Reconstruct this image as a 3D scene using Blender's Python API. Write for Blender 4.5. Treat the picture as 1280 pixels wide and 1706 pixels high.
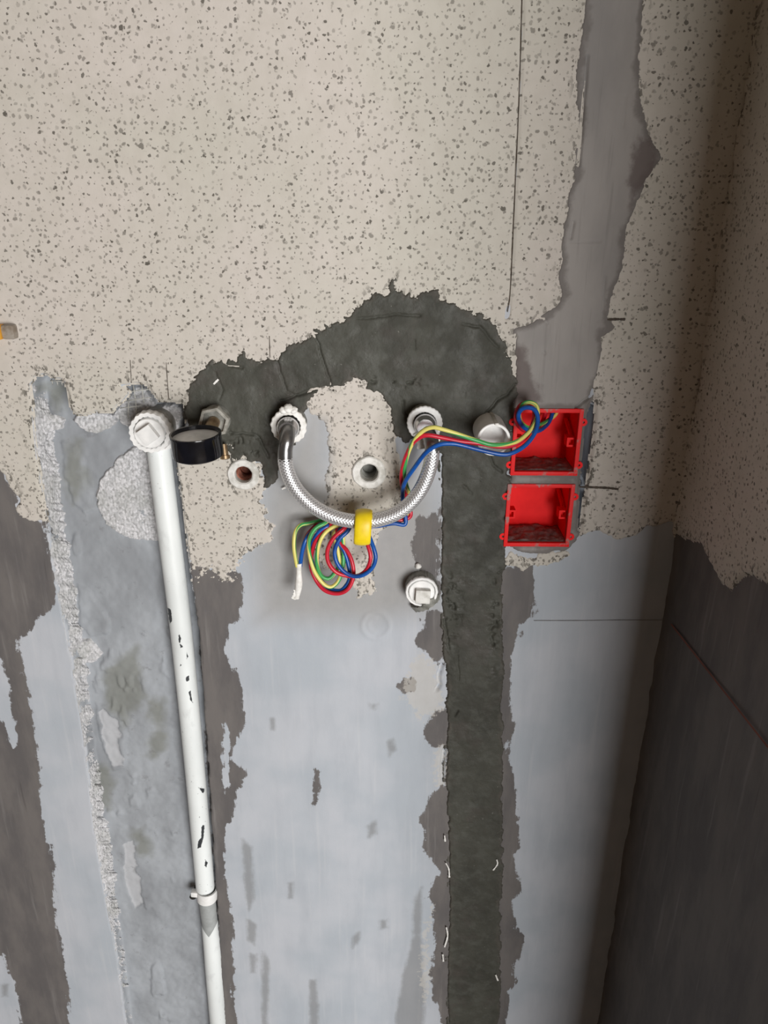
import bpy, bmesh, math, random
import numpy as np
from mathutils import Vector, Matrix

random.seed(7)
for o in list(bpy.data.objects):
    bpy.data.objects.remove(o, do_unlink=True)
scene = bpy.context.scene
COL = scene.collection

# ------------------------------------------------------------------ camera
IW, IH, F = 1280.0, 1706.0, 1282.0
DIST, CAMZ, PITCH, ROLL = 0.82, 1.475, math.radians(22.0), 0.0063
XR = 0.343                      # plane of the right-hand wall
cp, sp = math.cos(PITCH), math.sin(PITCH)
_r0, _u0 = Vector((1, 0, 0)), Vector((0, sp, cp))
CAM = Vector((0, -DIST, CAMZ))
CF = Vector((0, cp, -sp))
CR = _r0 * math.cos(ROLL) + _u0 * math.sin(ROLL)
CU = _u0 * math.cos(ROLL) - _r0 * math.sin(ROLL)
cam_d = bpy.data.cameras.new('camera')
cam_d.sensor_fit = 'HORIZONTAL'
cam_d.sensor_width = 36.0
cam_d.lens = F / IW * 36.0
cam_d.clip_start = 0.02
cam = bpy.data.objects.new('camera', cam_d)
COL.objects.link(cam)
m = Matrix((CR, CU, -CF)).transposed().to_4x4()
m.translation = CAM
cam.matrix_world = m
scene.camera = cam

# ------------------------------------------------------------------ light
scene.view_settings.view_transform = 'Standard'
scene.view_settings.look = 'None'
scene.view_settings.gamma = 1.0
scene.view_settings.use_curve_mapping = False
scene.view_settings.exposure = 0.0
w = bpy.data.worlds.new('world')
scene.world = w
w.use_nodes = True
w.node_tree.nodes['Background'].inputs[0].default_value = (0.80, 0.88, 1.0, 1)
w.node_tree.nodes['Background'].inputs[1].default_value = 0.35
# daylight through the room's window, in the wall behind and to the right of the camera
WX0, WX1, WZ0, WZ1, WY = 0.50, 2.35, 0.05, 1.75, -3.30
ld = bpy.data.lights.new('window_daylight', 'AREA')
ld.shape = 'RECTANGLE'
ld.size, ld.size_y = WX1 - WX0, WZ1 - WZ0
ld.energy = 153
ld.color = (1.0, 0.985, 0.965)
lo = bpy.data.objects.new('window_daylight', ld)
COL.objects.link(lo)
lo.location = ((WX0 + WX1) / 2, WY + 0.01, (WZ0 + WZ1) / 2)
lo.rotation_euler = (math.radians(90), 0, 0)


# ------------------------------------------------------------------ pixel -> place
def ray(px, py):
    return CF + CR * ((px - IW / 2) / F) + CU * ((IH / 2 - py) / F)


def P(px, py, y=0.0):
    d = ray(px, py)
    return CAM + d * ((y + DIST) / d.y)


def PR(px, py, x=XR):
    d = ray(px, py)
    return CAM + d * (x / d.x)


def XZ(pts, y=0.0):
    return [(lambda q: (q.x, q.z))(P(a, b, y)) for a, b in pts]


def YZ(pts):
    return [(lambda q: (q.y, q.z))(PR(a, b)) for a, b in pts]


# ------------------------------------------------------------------ noise
_rng = np.random.RandomState(3)
TAB = _rng.rand(512, 512).astype(np.float32)
TAB2 = _rng.rand(512, 512).astype(np.float32)


def vnoise(x, y, s=0):
    xi, yi = np.floor(x).astype(np.int64), np.floor(y).astype(np.int64)
    fx, fy = x - xi, y - yi
    fx, fy = fx * fx * (3 - 2 * fx), fy * fy * (3 - 2 * fy)
    a0, a1 = (xi + s * 37) & 511, (xi + 1 + s * 37) & 511
    b0, b1 = (yi + s * 91) & 511, (yi + 1 + s * 91) & 511
    return ((TAB[a0, b0] * (1 - fx) + TAB[a1, b0] * fx) * (1 - fy)
            + (TAB[a0, b1] * (1 - fx) + TAB[a1, b1] * fx) * fy) * 2 - 1


def fbm(x, y, scale, octs=4, s=0, rough=0.55):
    v, a, t = 0, 1.0, 0.0
    for i in range(octs):
        v = v + a * vnoise(x * scale + 13.7 * i, y * scale - 7.1 * i, s + i)
        t += a
        a *= rough
        scale *= 2.03
    return v / t


def worley(x, y, cell, s=0):
    X, Y = x / cell, y / cell
    xi, yi = np.floor(X).astype(np.int64), np.floor(Y).astype(np.int64)
    best = np.full(X.shape, 9.0)
    for dx in (-1, 0, 1):
        for dy in (-1, 0, 1):
            a, b = xi + dx, yi + dy
            cx = a + 0.15 + 0.7 * TAB[(a + s * 17) & 511, (b + s * 5) & 511]
            cy = b + 0.15 + 0.7 * TAB2[(a + s * 17) & 511, (b + s * 5) & 511]
            rr = 0.45 + 0.3 * TAB[(b + 77) & 511, (a + 31) & 511]
            best = np.minimum(best, np.hypot(X - cx, Y - cy) / rr)
    return best


def sdf(x, y, poly):
    """signed distance in mm, positive inside"""
    pts = np.array(poly, dtype=np.float64)
    d2 = np.full(x.shape, 1e9)
    ins = np.zeros(x.shape, dtype=bool)
    n = len(pts)
    for i in range(n):
        ax, ay = pts[i]
        bx, by = pts[(i + 1) % n]
        ex, ey = bx - ax, by - ay
        L = ex * ex + ey * ey + 1e-14
        t = np.clip(((x - ax) * ex + (y - ay) * ey) / L, 0, 1)
        d2 = np.minimum(d2, (x - ax - t * ex) ** 2 + (y - ay - t * ey) ** 2)
        if abs(ey) > 1e-12:
            c = ((ay > y) != (by > y)) & (x < ex * (y - ay) / ey + ax)
            ins ^= c
    d = np.sqrt(d2) * 1000
    return np.where(ins, d, -d)


def linedist(x, y, pts):
    d2 = np.full(x.shape, 1e9)
    for (ax, ay), (bx, by) in zip(pts[:-1], pts[1:]):
        ex, ey = bx - ax, by - ay
        t = np.clip(((x - ax) * ex + (y - ay) * ey) / (ex * ex + ey * ey + 1e-14), 0, 1)
        d2 = np.minimum(d2, (x - ax - t * ex) ** 2 + (y - ay - t * ey) ** 2)
    return np.sqrt(d2) * 1000


def sst(v, a, b):
    t = np.clip((v - a) / (b - a), 0, 1)
    return t * t * (3 - 2 * t)


# ------------------------------------------------------------------ material helper
class NT:
    def __init__(self, name):
        self.m = bpy.data.materials.new(name)
        self.m.use_nodes = True
        self.t = self.m.node_tree
        self.b = self.t.nodes['Principled BSDF']
        self._co = None

    def n(self, typ, **kw):
        nd = self.t.nodes.new(typ)
        for k, v in kw.items():
            setattr(nd, k, v)
        return nd

    def put(self, sock, v):
        if isinstance(v, bpy.types.NodeSocket):
            self.t.links.new(v, sock)
        elif isinstance(v, (tuple, list)) and len(v) == 3 and sock.type == 'RGBA':
            sock.default_value = (*v, 1)
        else:
            sock.default_value = v

    def co(self, sc=(1, 1, 1)):
        if self._co is None:
            self._co = self.n('ShaderNodeTexCoord').outputs['Object']
        if sc == (1, 1, 1):
            return self._co
        mp = self.n('ShaderNodeMapping')
        mp.inputs['Scale'].default_value = sc
        self.put(mp.inputs['Vector'], self._co)
        return mp.outputs[0]

    def noise(self, scale, detail=4, rough=0.55, vec=None, dist=0.0, col=False):
        nd = self.n('ShaderNodeTexNoise')
        self.put(nd.inputs['Vector'], vec or self.co())
        nd.inputs['Scale'].default_value = scale
        nd.inputs['Detail'].default_value = detail
        nd.inputs['Roughness'].default_value = rough
        nd.inputs['Distortion'].default_value = dist
        return nd.outputs['Color' if col else 'Fac']

    def voro(self, scale, vec=None, feature='F1'):
        nd = self.n('ShaderNodeTexVoronoi', feature=feature)
        self.put(nd.inputs['Vector'], vec or self.co())
        nd.inputs['Scale'].default_value = scale
        return nd.outputs['Distance'], nd.outputs['Color']

    def math(self, op, a, b=0.0, c=None):
        nd = self.n('ShaderNodeMath', operation=op)
        self.put(nd.inputs[0], a)
        self.put(nd.inputs[1], b)
        if c is not None:
            self.put(nd.inputs[2], c)
        return nd.outputs[0]

    def vadd(self, a, b, k):
        s = self.n('ShaderNodeVectorMath', operation='MULTIPLY_ADD')
        self.put(s.inputs[0], b)
        s.inputs[1].default_value = (k, k, k)
        self.put(s.inputs[2], a)
        return s.outputs[0]

    def rng(self, v, a, b, c=0.0, d=1.0, smooth=True):
        nd = self.n('ShaderNodeMapRange')
        nd.interpolation_type = 'SMOOTHSTEP' if smooth else 'LINEAR'
        self.put(nd.inputs['Value'], v)
        for k, x in zip(('From Min', 'From Max', 'To Min', 'To Max'), (a, b, c, d)):
            self.put(nd.inputs[k], x)
        return nd.outputs[0]

    def mix(self, f, a, b, blend='MIX'):
        nd = self.n('ShaderNodeMix', data_type='RGBA', blend_type=blend)
        self.put(nd.inputs[0], f)
        self.put(nd.inputs[6], a)
        self.put(nd.inputs[7], b)
        return nd.outputs[2]

    def attr(self, name):
        return self.n('ShaderNodeAttribute', attribute_name=name).outputs['Fac']

    def sep(self, col):
        nd = self.n('ShaderNodeSeparateColor')
        self.put(nd.inputs[0], col)
        return nd.outputs

    def bump(self, h, strength=0.5, dist=0.001):
        nd = self.n('ShaderNodeBump')
        nd.inputs['Strength'].default_value = strength
        nd.inputs['Distance'].default_value = dist
        self.put(nd.inputs['Height'], h)
        self.t.links.new(nd.outputs[0], self.b.inputs['Normal'])

    def out(self, col, rough=0.8, metal=0.0, spec=None, **kw):
        self.put(self.b.inputs['Base Color'], col)
        self.put(self.b.inputs['Roughness'], rough)
        self.put(self.b.inputs['Metallic'], metal)
        if spec is not None:
            self.b.inputs['Specular IOR Level'].default_value = spec
        for k, v in kw.items():
            self.put(self.b.inputs[k], v)
        return self.m


def lin(r, g, b):
    return tuple(((c / 255) / 12.92 if c / 255 <= 0.04045 else ((c / 255 + 0.055) / 1.055) ** 2.4) for c in (r, g, b))


# --- wall materials
def mat_cream():
    t = NT('cream_speckled_coat')
    co = t.co()
    sx = t.n('ShaderNodeSeparateXYZ')
    t.put(sx.inputs[0], co)
    cb = t.n('ShaderNodeCombineXYZ')
    t.put(cb.inputs[0], t.math('ADD', sx.outputs[0], sx.outputs[1]))
    t.put(cb.inputs[1], sx.outputs[2])
    flat = cb.outputs[0]

    def dots(scale, warp, wscale, lo_, rmax, soft, s0, s1, k):
        wb = t.vadd(flat, t.noise(wscale, 2, 0.6, flat, col=True), warp)
        nd = t.n('ShaderNodeTexVoronoi', voronoi_dimensions='2D')
        t.put(nd.inputs['Vector'], wb)
        nd.inputs['Scale'].default_value = scale
        r = t.sep(nd.outputs['Color'])
        rad = t.math('MULTIPLY', t.rng(r[k], lo_, 1.0, 0.0, 1.0, False), rmax)
        sp_ = t.rng(t.math('SUBTRACT', rad, nd.outputs['Distance']), -0.02, soft)
        return t.math('MULTIPLY', sp_, t.rng(r[(k + 1) % 3], 0.0, 1.0, s0, s1, False))
    st1 = dots(150, 0.006, 150, 0.10, 0.34, 0.13, 0.16, 0.62, 0)
    st2 = dots(205, 0.005, 230, 0.45, 0.36, 0.10, 0.35, 0.85, 1)
    st3 = dots(75, 0.007, 210, 0.78, 0.17, 0.04, 0.5, 0.9, 2)
    spot = t.math('MAXIMUM', st3, t.math('MAXIMUM', st1, st2))
    # dense scratched flakes close to worn edges
    e = t.attr('edge')
    fl = t.rng(t.noise(210, 3, 0.6, t.co((1, 1, 0.6))), 0.56, 0.61)
    near = t.rng(e, 2.0, 16.0, 0.9, 0.0)
    spot = t.math('MAXIMUM', spot, t.math('MULTIPLY', t.math('MULTIPLY', fl, near), 0.9))
    big = t.noise(4.5, 3)
    base = t.mix(t.rng(big, 0.35, 0.65), lin(199, 195, 185), lin(206, 199, 192))
    base = t.mix(t.rng(t.noise(60, 3), 0.3, 0.75, 0.0, 0.35), base, lin(186, 180, 170))
    yel = t.attr('stain')
    base = t.mix(t.rng(yel, -4.0, 8.0, 0, 0.55), base, lin(160, 160, 160))
    col = t.mix(spot, base, lin(70, 66, 58))
    t.bump(t.math('SUBTRACT', t.math('MULTIPLY', t.noise(300, 3), 0.35), spot), 0.35, 0.0012)
    return t.out(col, 0.82, spec=0.3)


def mat_skim():
    t = NT('grey_cement_skim')
    st = t.co((1, 1, 0.22))
    n1 = t.noise(9, 4, 0.5)
    base = t.mix(t.rng(n1, 0.35, 0.65), lin(175, 182, 190), lin(188, 192, 199))
    base = t.mix(t.rng(t.noise(38, 4, 0.6, st), 0.4, 0.75, 0, 0.35), base, lin(160, 166, 174))
    base = t.mix(t.rng(t.noise(140, 3, 0.5, t.co((1, 1, 0.04))), 0.55, 0.75, 0, 0.22), base, lin(205, 206, 208))
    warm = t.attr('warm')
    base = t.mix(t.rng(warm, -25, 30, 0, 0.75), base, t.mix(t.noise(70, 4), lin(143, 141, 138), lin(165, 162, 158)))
    # chase floor mortar
    ch = t.attr('chase')
    fl = t.mix(t.rng(t.noise(16, 5, 0.6, t.co((1, 1, 0.5))), 0.35, 0.68), lin(144, 148, 153), lin(168, 173, 179))
    fl = t.mix(t.rng(t.attr('algae'), -8, 10, 0, 0.7), fl, t.mix(t.noise(60, 3), lin(112, 114, 108), lin(131, 133, 124)))
    fl = t.mix(t.rng(t.attr('pale'), -1.0, 1.5, 0, 0.75), fl, lin(189, 191, 195))
    fl = t.mix(t.rng(t.noise(60, 4, 0.65), 0.60, 0.72, 0, 0.4), fl, lin(112, 112, 114))
    base = t.mix(t.rng(ch, 0.5, 2.0), base, fl)
    # dampness stains in the cement; on the side wall, painted shade
    jag = t.math('ADD', t.math('MULTIPLY', t.math('SUBTRACT', t.noise(70, 5, 0.68, t.co((1, 1, 0.8))), 0.5), 24.0),
                 t.math('MULTIPLY', t.math('SUBTRACT', t.noise(95, 5, 0.65, t.co((1, 1, 0.10))), 0.5), 22.0))
    dm = t.math('ADD', t.attr('damp_shade'), jag)
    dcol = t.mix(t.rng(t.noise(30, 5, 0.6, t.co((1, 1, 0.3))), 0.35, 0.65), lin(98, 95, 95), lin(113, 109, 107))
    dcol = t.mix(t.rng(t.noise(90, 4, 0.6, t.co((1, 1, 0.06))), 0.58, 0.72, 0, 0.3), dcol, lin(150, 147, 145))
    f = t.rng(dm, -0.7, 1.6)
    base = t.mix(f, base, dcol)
    dw = t.math('ADD', t.attr('faint'), t.math('MULTIPLY', jag, 0.45))
    base = t.mix(t.rng(dw, -4.0, 4.5, 0, 0.60), base, lin(124, 124, 124))
    bare = t.math('ADD', t.attr('bare'), t.math('MULTIPLY', t.math('SUBTRACT', t.noise(120, 5, 0.7), 0.5), 60.0))
    base = t.mix(t.rng(bare, -0.4, 4.0, 0, 0.55), base, t.mix(t.noise(100, 4), lin(188, 182, 172), lin(205, 203, 199)))
    scr = t.rng(t.noise(260, 2, 0.5, t.co((1, 1, 0.03))), 0.66, 0.74, 0, 0.35)
    base = t.mix(t.math('MULTIPLY', scr, t.rng(dm, 0, 6)), base, lin(70, 67, 66))
    t.bump(t.math('ADD', t.math('MULTIPLY', t.noise(120, 4), 0.6), t.math('MULTIPLY', t.noise(420, 3), 0.3)), 0.22, 0.0012)
    return t.out(base, t.rng(dm, -1, 1, 0.72, 0.6), spec=0.25)


def mat_wet():
    t = NT('wet_dark_mortar')
    n1 = t.noise(14, 5, 0.6, t.co((1, 1, 0.6)))
    base = t.mix(t.rng(n1, 0.33, 0.67), lin(60, 60, 54), lin(75, 75, 68))
    base = t.mix(t.rng(t.noise(55, 4, 0.6), 0.45, 0.7, 0, 0.6), base, lin(85, 86, 80))
    base = t.mix(t.rng(t.noise(22, 3, 0.6), 0.5, 0.7, 0, 0.45), base, lin(76, 70, 66))
    e = t.math('ADD', t.attr('edge'), t.math('MULTIPLY', t.math('SUBTRACT', t.noise(50, 4, 0.6), 0.5), 22))
    base = t.mix(t.rng(e, 0, 6, 0.45, 0), base, lin(90, 85, 79))
    base = t.mix(t.rng(t.noise(330, 2, 0.5), 0.72, 0.76, 0, 0.8), base, lin(38, 38, 34))
    base = t.mix(t.rng(t.noise(250, 2, 0.5, t.co((1, 1, 1.3))), 0.73, 0.77, 0, 0.35), base, lin(150, 148, 142))
    t.bump(t.math('ADD', t.math('MULTIPLY', t.noise(90, 5, 0.6), 1.0), t.math('MULTIPLY', t.noise(420, 3), 0.35)), 0.5, 0.0018)
    return t.out(base, t.rng(t.noise(40, 3), 0.3, 0.7, 0.5, 0.75), spec=0.3)


def mat_dry():
    t = NT('dry_grey_mortar')
    base = t.mix(t.rng(t.noise(12, 5, 0.6, t.co((1, 1, 0.4))), 0.35, 0.66), lin(143, 140, 138), lin(160, 156, 153))
    e = t.math('ADD', t.attr('edge'), t.math('MULTIPLY', t.math('SUBTRACT', t.noise(35, 4, 0.6), 0.5), 22))
    base = t.mix(t.rng(e, 2, 9, 0.75, 0), base, lin(112, 107, 104))
    st = t.math('ADD', t.attr('stain'), t.math('MULTIPLY', t.math('SUBTRACT', t.noise(60, 5, 0.65), 0.5), 24))
    base = t.mix(t.rng(st, -4, 5, 0, 0.8), base, lin(104, 94, 92))
    base = t.mix(t.rng(t.noise(180, 3, 0.6, t.co((1, 1, 0.05))), 0.55, 0.75, 0, 0.3), base, lin(118, 115, 113))
    t.bump(t.math('ADD', t.math('MULTIPLY', t.noise(150, 4, 0.5, t.co((1, 1, 0.2))), 0.6), t.math('MULTIPLY', t.noise(420, 3), 0.3)), 0.25, 0.0012)
    return t.out(base, 0.8, spec=0.25)


def mat_bead():
    t = NT('foam_bead_concrete')
    d, c = t.voro(330)
    r = t.sep(c)
    base = t.mix(t.rng(r[0], 0.2, 0.9), lin(186, 187, 189), lin(214, 214, 217))
    h = t.attr('bead')
    base = t.mix(t.rng(h, 0.0, 0.45, 0.6, 0.0), base, lin(138, 138, 138))
    base = t.mix(t.rng(t.noise(30, 4), 0.45, 0.7, 0, 0.4), base, lin(150, 152, 146))
    t.bump(t.noise(500, 3), 0.3, 0.0008)
    return t.out(base, 0.7, spec=0.3)


M = {}
M['cream'] = mat_cream()
M['skim'] = mat_skim()
M['wet'] = mat_wet()
M['dry'] = mat_dry()
M['bead'] = mat_bead()


def simple(name, col, rough=0.5, metal=0.0, var=0.12, nscale=60, bump=0.0, col2=None, bscale=200, spec=None, **kw):
    t = NT(name)
    c2 = col2 or tuple(max(0, x * (1 - 2 * var)) for x in col)
    c = t.mix(t.rng(t.noise(nscale, 4, 0.6), 0.35, 0.7), col, c2)
    if bump:
        t.bump(t.noise(bscale, 3), bump, 0.001)
    return t.out(c, rough, metal, spec, **kw)


def mat_pipe():
    t = NT('white_pipe_plastic')
    base = t.mix(t.rng(t.noise(12, 4, 0.6, t.co((1, 1, 0.4))), 0.35, 0.7), lin(241, 246, 246), lin(226, 231, 231))
    base = t.mix(t.rng(t.noise(45, 4, 0.6, t.co((1, 1, 0.5))), 0.58, 0.72, 0, 0.35), base, lin(196, 200, 200))
    zc = t.n('ShaderNodeSeparateXYZ')
    t.put(zc.inputs[0], t.co())
    fl2 = t.noise(260, 2, 0.5)
    band = t.rng(t.noise(9, 2, 0.5, t.co((0.2, 0.2, 1))), 0.45, 0.62)
    ch = t.rng(t.math('ADD', t.attr('chip'), t.math('MULTIPLY', t.math('SUBTRACT', t.noise(300, 3), 0.5), 3.0)), -0.3, 0.5)
    ch2 = t.math('MULTIPLY', t.rng(fl2, 0.71, 0.73), t.math('MULTIPLY', band, 0.6))
    base = t.mix(t.math('MAXIMUM', ch, ch2), base, lin(58, 61, 64))
    t.bump(t.math('ADD', t.noise(60, 3), t.math('MULTIPLY', ch, -1.5)), 0.15, 0.001)
    return t.out(base, 0.38, spec=0.45)


def mat_braid():
    t = NT('braided_steel')
    uv = t.n('ShaderNodeUVMap').outputs[0]
    s = t.n('ShaderNodeSeparateXYZ')
    t.put(s.inputs[0], uv)
    a = t.attr('strand')
    base = t.mix(t.rng(a, 0.15, 0.8), lin(92, 92, 92), lin(228, 228, 230))
    return t.out(base, 0.38, 0.7)


def mat_striped():
    t = NT('green_yellow_insulation')
    uv = t.n('ShaderNodeUVMap').outputs[0]
    s = t.n('ShaderNodeSeparateXYZ')
    t.put(s.inputs[0], uv)
    k = t.math('SINE', t.math('MULTIPLY', s.outputs[0], 2 * math.pi))
    base = t.mix(t.rng(k, -0.2, -0.1), lin(66, 160, 88), lin(226, 216, 120))
    return t.out(base, 0.35)


M['pipe'] = mat_pipe()
M['white'] = simple('white_fitting_plastic', lin(248, 248, 247), 0.4, col2=lin(232, 233, 232), nscale=70, bump=0.1)
M['whitedirty'] = simple('scuffed_white_plastic', lin(230, 229, 225), 0.5, col2=lin(182, 180, 172), nscale=80, bump=0.25)
M['greyplastic'] = simple('mortar_smeared_plastic', lin(152, 152, 146), 0.6, col2=lin(105, 105, 98), nscale=90, bump=0.4)
M['dullfitting'] = simple('dull_grey_fitting', lin(178, 176, 168), 0.5, col2=lin(128, 126, 118), nscale=110, bump=0.3)
M['sleeve'] = simple('grey_sleeve_plastic', lin(172, 176, 176), 0.5, col2=lin(150, 154, 154), nscale=40, bump=0.1)
M['black'] = simple('black_gauge_case', lin(22, 23, 30), 0.13, col2=lin(14, 14, 17), nscale=40, bump=0.05)
M['dial'] = simple('pale_dial', lin(232, 235, 236), 0.25, col2=lin(206, 210, 212), nscale=50)
M['brass'] = simple('brass', lin(186, 164, 132), 0.35, 0.8, col2=lin(146, 118, 88), nscale=90)
M['copper'] = simple('copper_thread', lin(150, 92, 74), 0.45, 0.5, col2=lin(96, 56, 44), nscale=160, bump=0.3)
M['chrome'] = simple('chrome_nut', lin(205, 204, 205), 0.2, 0.9, col2=lin(170, 168, 170), nscale=50)
M['steelsleeve'] = simple('brushed_ferrule', lin(150, 150, 150), 0.28, 0.85, col2=lin(120, 120, 120), nscale=50)
M['tape'] = simple('white_thread_tape', lin(244, 243, 240), 0.65, col2=lin(222, 220, 214), nscale=150, bump=0.5)
M['yellow'] = simple('yellow_tape', lin(246, 217, 28), 0.42, col2=lin(232, 198, 16), nscale=50, bump=0.1)
M['red'] = simple('red_box_plastic', lin(250, 34, 36), 0.5, col2=lin(240, 28, 31), nscale=40, bump=0.08, spec=0.12)
def mat_redrim():
    t = NT('red_rim_with_mortar_smears')
    b = t.mix(t.noise(40, 3), lin(246, 40, 42), lin(232, 34, 37))
    sm = t.rng(t.noise(38, 5, 0.65), 0.54, 0.62, 0, 0.8)
    return t.out(t.mix(sm, b, lin(150, 136, 132)), 0.5, spec=0.2)


M['redrim'] = mat_redrim()
M['redwire'] = simple('red_insulation', lin(206, 36, 58), 0.32, col2=lin(190, 28, 50))
M['bluewire'] = simple('blue_insulation', lin(22, 88, 172), 0.32, col2=lin(16, 70, 146))
M['gy'] = mat_striped()
M['braid'] = mat_braid()
M['debris'] = simple('mortar_crumbs', lin(146, 132, 129), 0.85, col2=lin(108, 97, 95), nscale=130, bump=0.6)
M['orange'] = simple('orange_plastic', lin(238, 176, 60), 0.4, col2=lin(222, 150, 40), nscale=120)
M['greyend'] = simple('grey_plastic_end', lin(158, 150, 140), 0.35, col2=lin(128, 116, 102), nscale=120)
M['nail'] = simple('dark_steel', lin(70, 68, 66), 0.45, 0.6)
M['pencil'] = simple('dark_pencil', lin(66, 58, 50), 0.8, col2=lin(92, 82, 72), nscale=260)
M['fibre'] = simple('glass_fibre', lin(196, 196, 190), 0.7)
M['roomwall'] = simple('room_plaster', lin(136, 119, 102), 0.85, col2=lin(118, 103, 87), nscale=5, bump=0.1)
M['roomfloor'] = simple('screed_floor', lin(98, 84, 70), 0.85, col2=lin(82, 70, 58), nscale=6, bump=0.2)
M['frame'] = simple('window_frame_metal', lin(110, 112, 114), 0.4, 0.6)


# ------------------------------------------------------------------ mesh helpers
def link(o, parent=None):
    COL.objects.link(o)
    if parent is not None:
        o.parent = parent
    return o


def obj(name, verts, faces, mat, parent=None, smooth=True, uv=None, attrs=None, sharp=None):
    me = bpy.data.meshes.new(name)
    me.from_pydata([tuple(v) for v in verts], [], [tuple(f) for f in faces])
    if uv is not None:
        l = me.uv_layers.new(name='UVMap')
        idx = np.zeros(len(me.loops), dtype=np.int32)
        me.loops.foreach_get('vertex_index', idx)
        l.data.foreach_set('uv', np.array(uv, dtype=np.float32)[idx].ravel())
    if attrs:
        for k, v in attrs.items():
            a = me.attributes.new(k, 'FLOAT', 'POINT')
            a.data.foreach_set('value', np.asarray(v, dtype=np.float32).ravel())
    me.materials.append(mat)
    bm = bmesh.new()
    bm.from_mesh(me)
    if uv is None and not attrs:
        bmesh.ops.recalc_face_normals(bm, faces=bm.faces)
    bm.to_mesh(me)
    bm.free()
    if smooth:
        me.polygons.foreach_set('use_smooth', [True] * len(me.polygons))
        if sharp is not None:
            me.set_sharp_from_angle(angle=math.radians(sharp))
    me.update()
    return link(bpy.data.objects.new(name, me), parent)


def grid_obj(name, V, keep, mat, parent=None, attrs=None, flip=False):
    """V: (n, m, 3) vertex grid, keep: (n-1, m-1) cell mask"""
    n, k = V.shape[:2]
    ids = np.arange(n * k).reshape(n, k)
    q = np.stack([ids[:-1, :-1], ids[1:, :-1], ids[1:, 1:], ids[:-1, 1:]], -1)[keep]
    if flip:
        q = q[:, ::-1]
    used = np.zeros(n * k, dtype=bool)
    used[q.ravel()] = True
    re = np.cumsum(used) - 1
    q = re[q]
    vv = V.reshape(-1, 3)[used]
    me = bpy.data.meshes.new(name)
    me.vertices.add(len(vv))
    me.vertices.foreach_set('co', vv.astype(np.float32).ravel())
    me.loops.add(q.size)
    me.loops.foreach_set('vertex_index', q.astype(np.int32).ravel())
    me.polygons.add(len(q))
    me.polygons.foreach_set('loop_start', np.arange(0, q.size, 4, dtype=np.int32))
    me.polygons.foreach_set('use_smooth', np.ones(len(q), dtype=bool))
    for a, v in (attrs or {}).items():
        at = me.attributes.new(a, 'FLOAT', 'POINT')
        at.data.foreach_set('value', np.asarray(v, dtype=np.float32).reshape(-1)[used])
    me.materials.append(mat)
    me.update(calc_edges=True)
    me.validate()
    return link(bpy.data.objects.new(name, me), parent)


def frame_of(axis):
    a = Vector(axis).normalized()
    r = Vector((0, 0, 1)) if abs(a.z) < 0.9 else Vector((1, 0, 0))
    u = (r - a * r.dot(a)).normalized()
    return a, u, a.cross(u)


def lathe(profile, origin, axis, segs=32, rf=None, closed=False):
    """profile [(radius, height)...] turned around axis; rf(theta, i) scales the radius"""
    a, u, v = frame_of(axis)
    O = Vector(origin)
    V, Fc = [], []
    for i, (r, h) in enumerate(profile):
        for k in range(segs):
            th = 2 * math.pi * k / segs
            q = r * (rf(th, i) if rf else 1)
            V.append(O + a * h + u * (q * math.cos(th)) + v * (q * math.sin(th)))
    n = len(profile)
    rng = range(n) if closed else range(n - 1)
    for i in rng:
        j = (i + 1) % n
        for k in range(segs):
            l = (k + 1) % segs
            Fc.append((i * segs + k, i * segs + l, j * segs + l, j * segs + k))
    return V, Fc


def join(*parts):
    V, Fc = [], []
    for v, f in parts:
        b = len(V)
        V += list(v)
        Fc += [tuple(i + b for i in q) for q in f]
    return V, Fc


def cap(profile):
    return [(0.00001, profile[0][1])] + profile + [(0.00001, profile[-1][1])]


def box(c, s, rot=None, bev=0.0):
    bm = bmesh.new()
    bmesh.ops.create_cube(bm, size=1)
    bmesh.ops.scale(bm, vec=Vector(s), verts=bm.verts)
    if bev:
        bmesh.ops.bevel(bm, geom=list(bm.edges), offset=bev, segments=2, profile=0.6, affect='EDGES')
    if rot is not None:
        bmesh.ops.rotate(bm, matrix=rot, verts=bm.verts)
    bmesh.ops.translate(bm, vec=Vector(c), verts=bm.verts)
    bm.verts.index_update()
    V = [v.co.copy() for v in bm.verts]
    Fc = [tuple(v.index for v in f.verts) for f in bm.faces]
    bm.free()
    return V, Fc


def spline(pts, n=10):
    p = [Vector(q) for q in pts]
    p = [p[0] * 2 - p[1]] + p + [p[-1] * 2 - p[-2]]
    out = []
    for i in range(1, len(p) - 2):
        for k in range(n):
            t = k / n
            a, b, c, d = p[i - 1], p[i], p[i + 1], p[i + 2]
            out.append(0.5 * ((2 * b) + (c - a) * t + (2 * a - 5 * b + 4 * c - d) * t * t + (3 * b - a - 3 * c + d) * t ** 3))
    out.append(p[-2])
    return out


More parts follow.
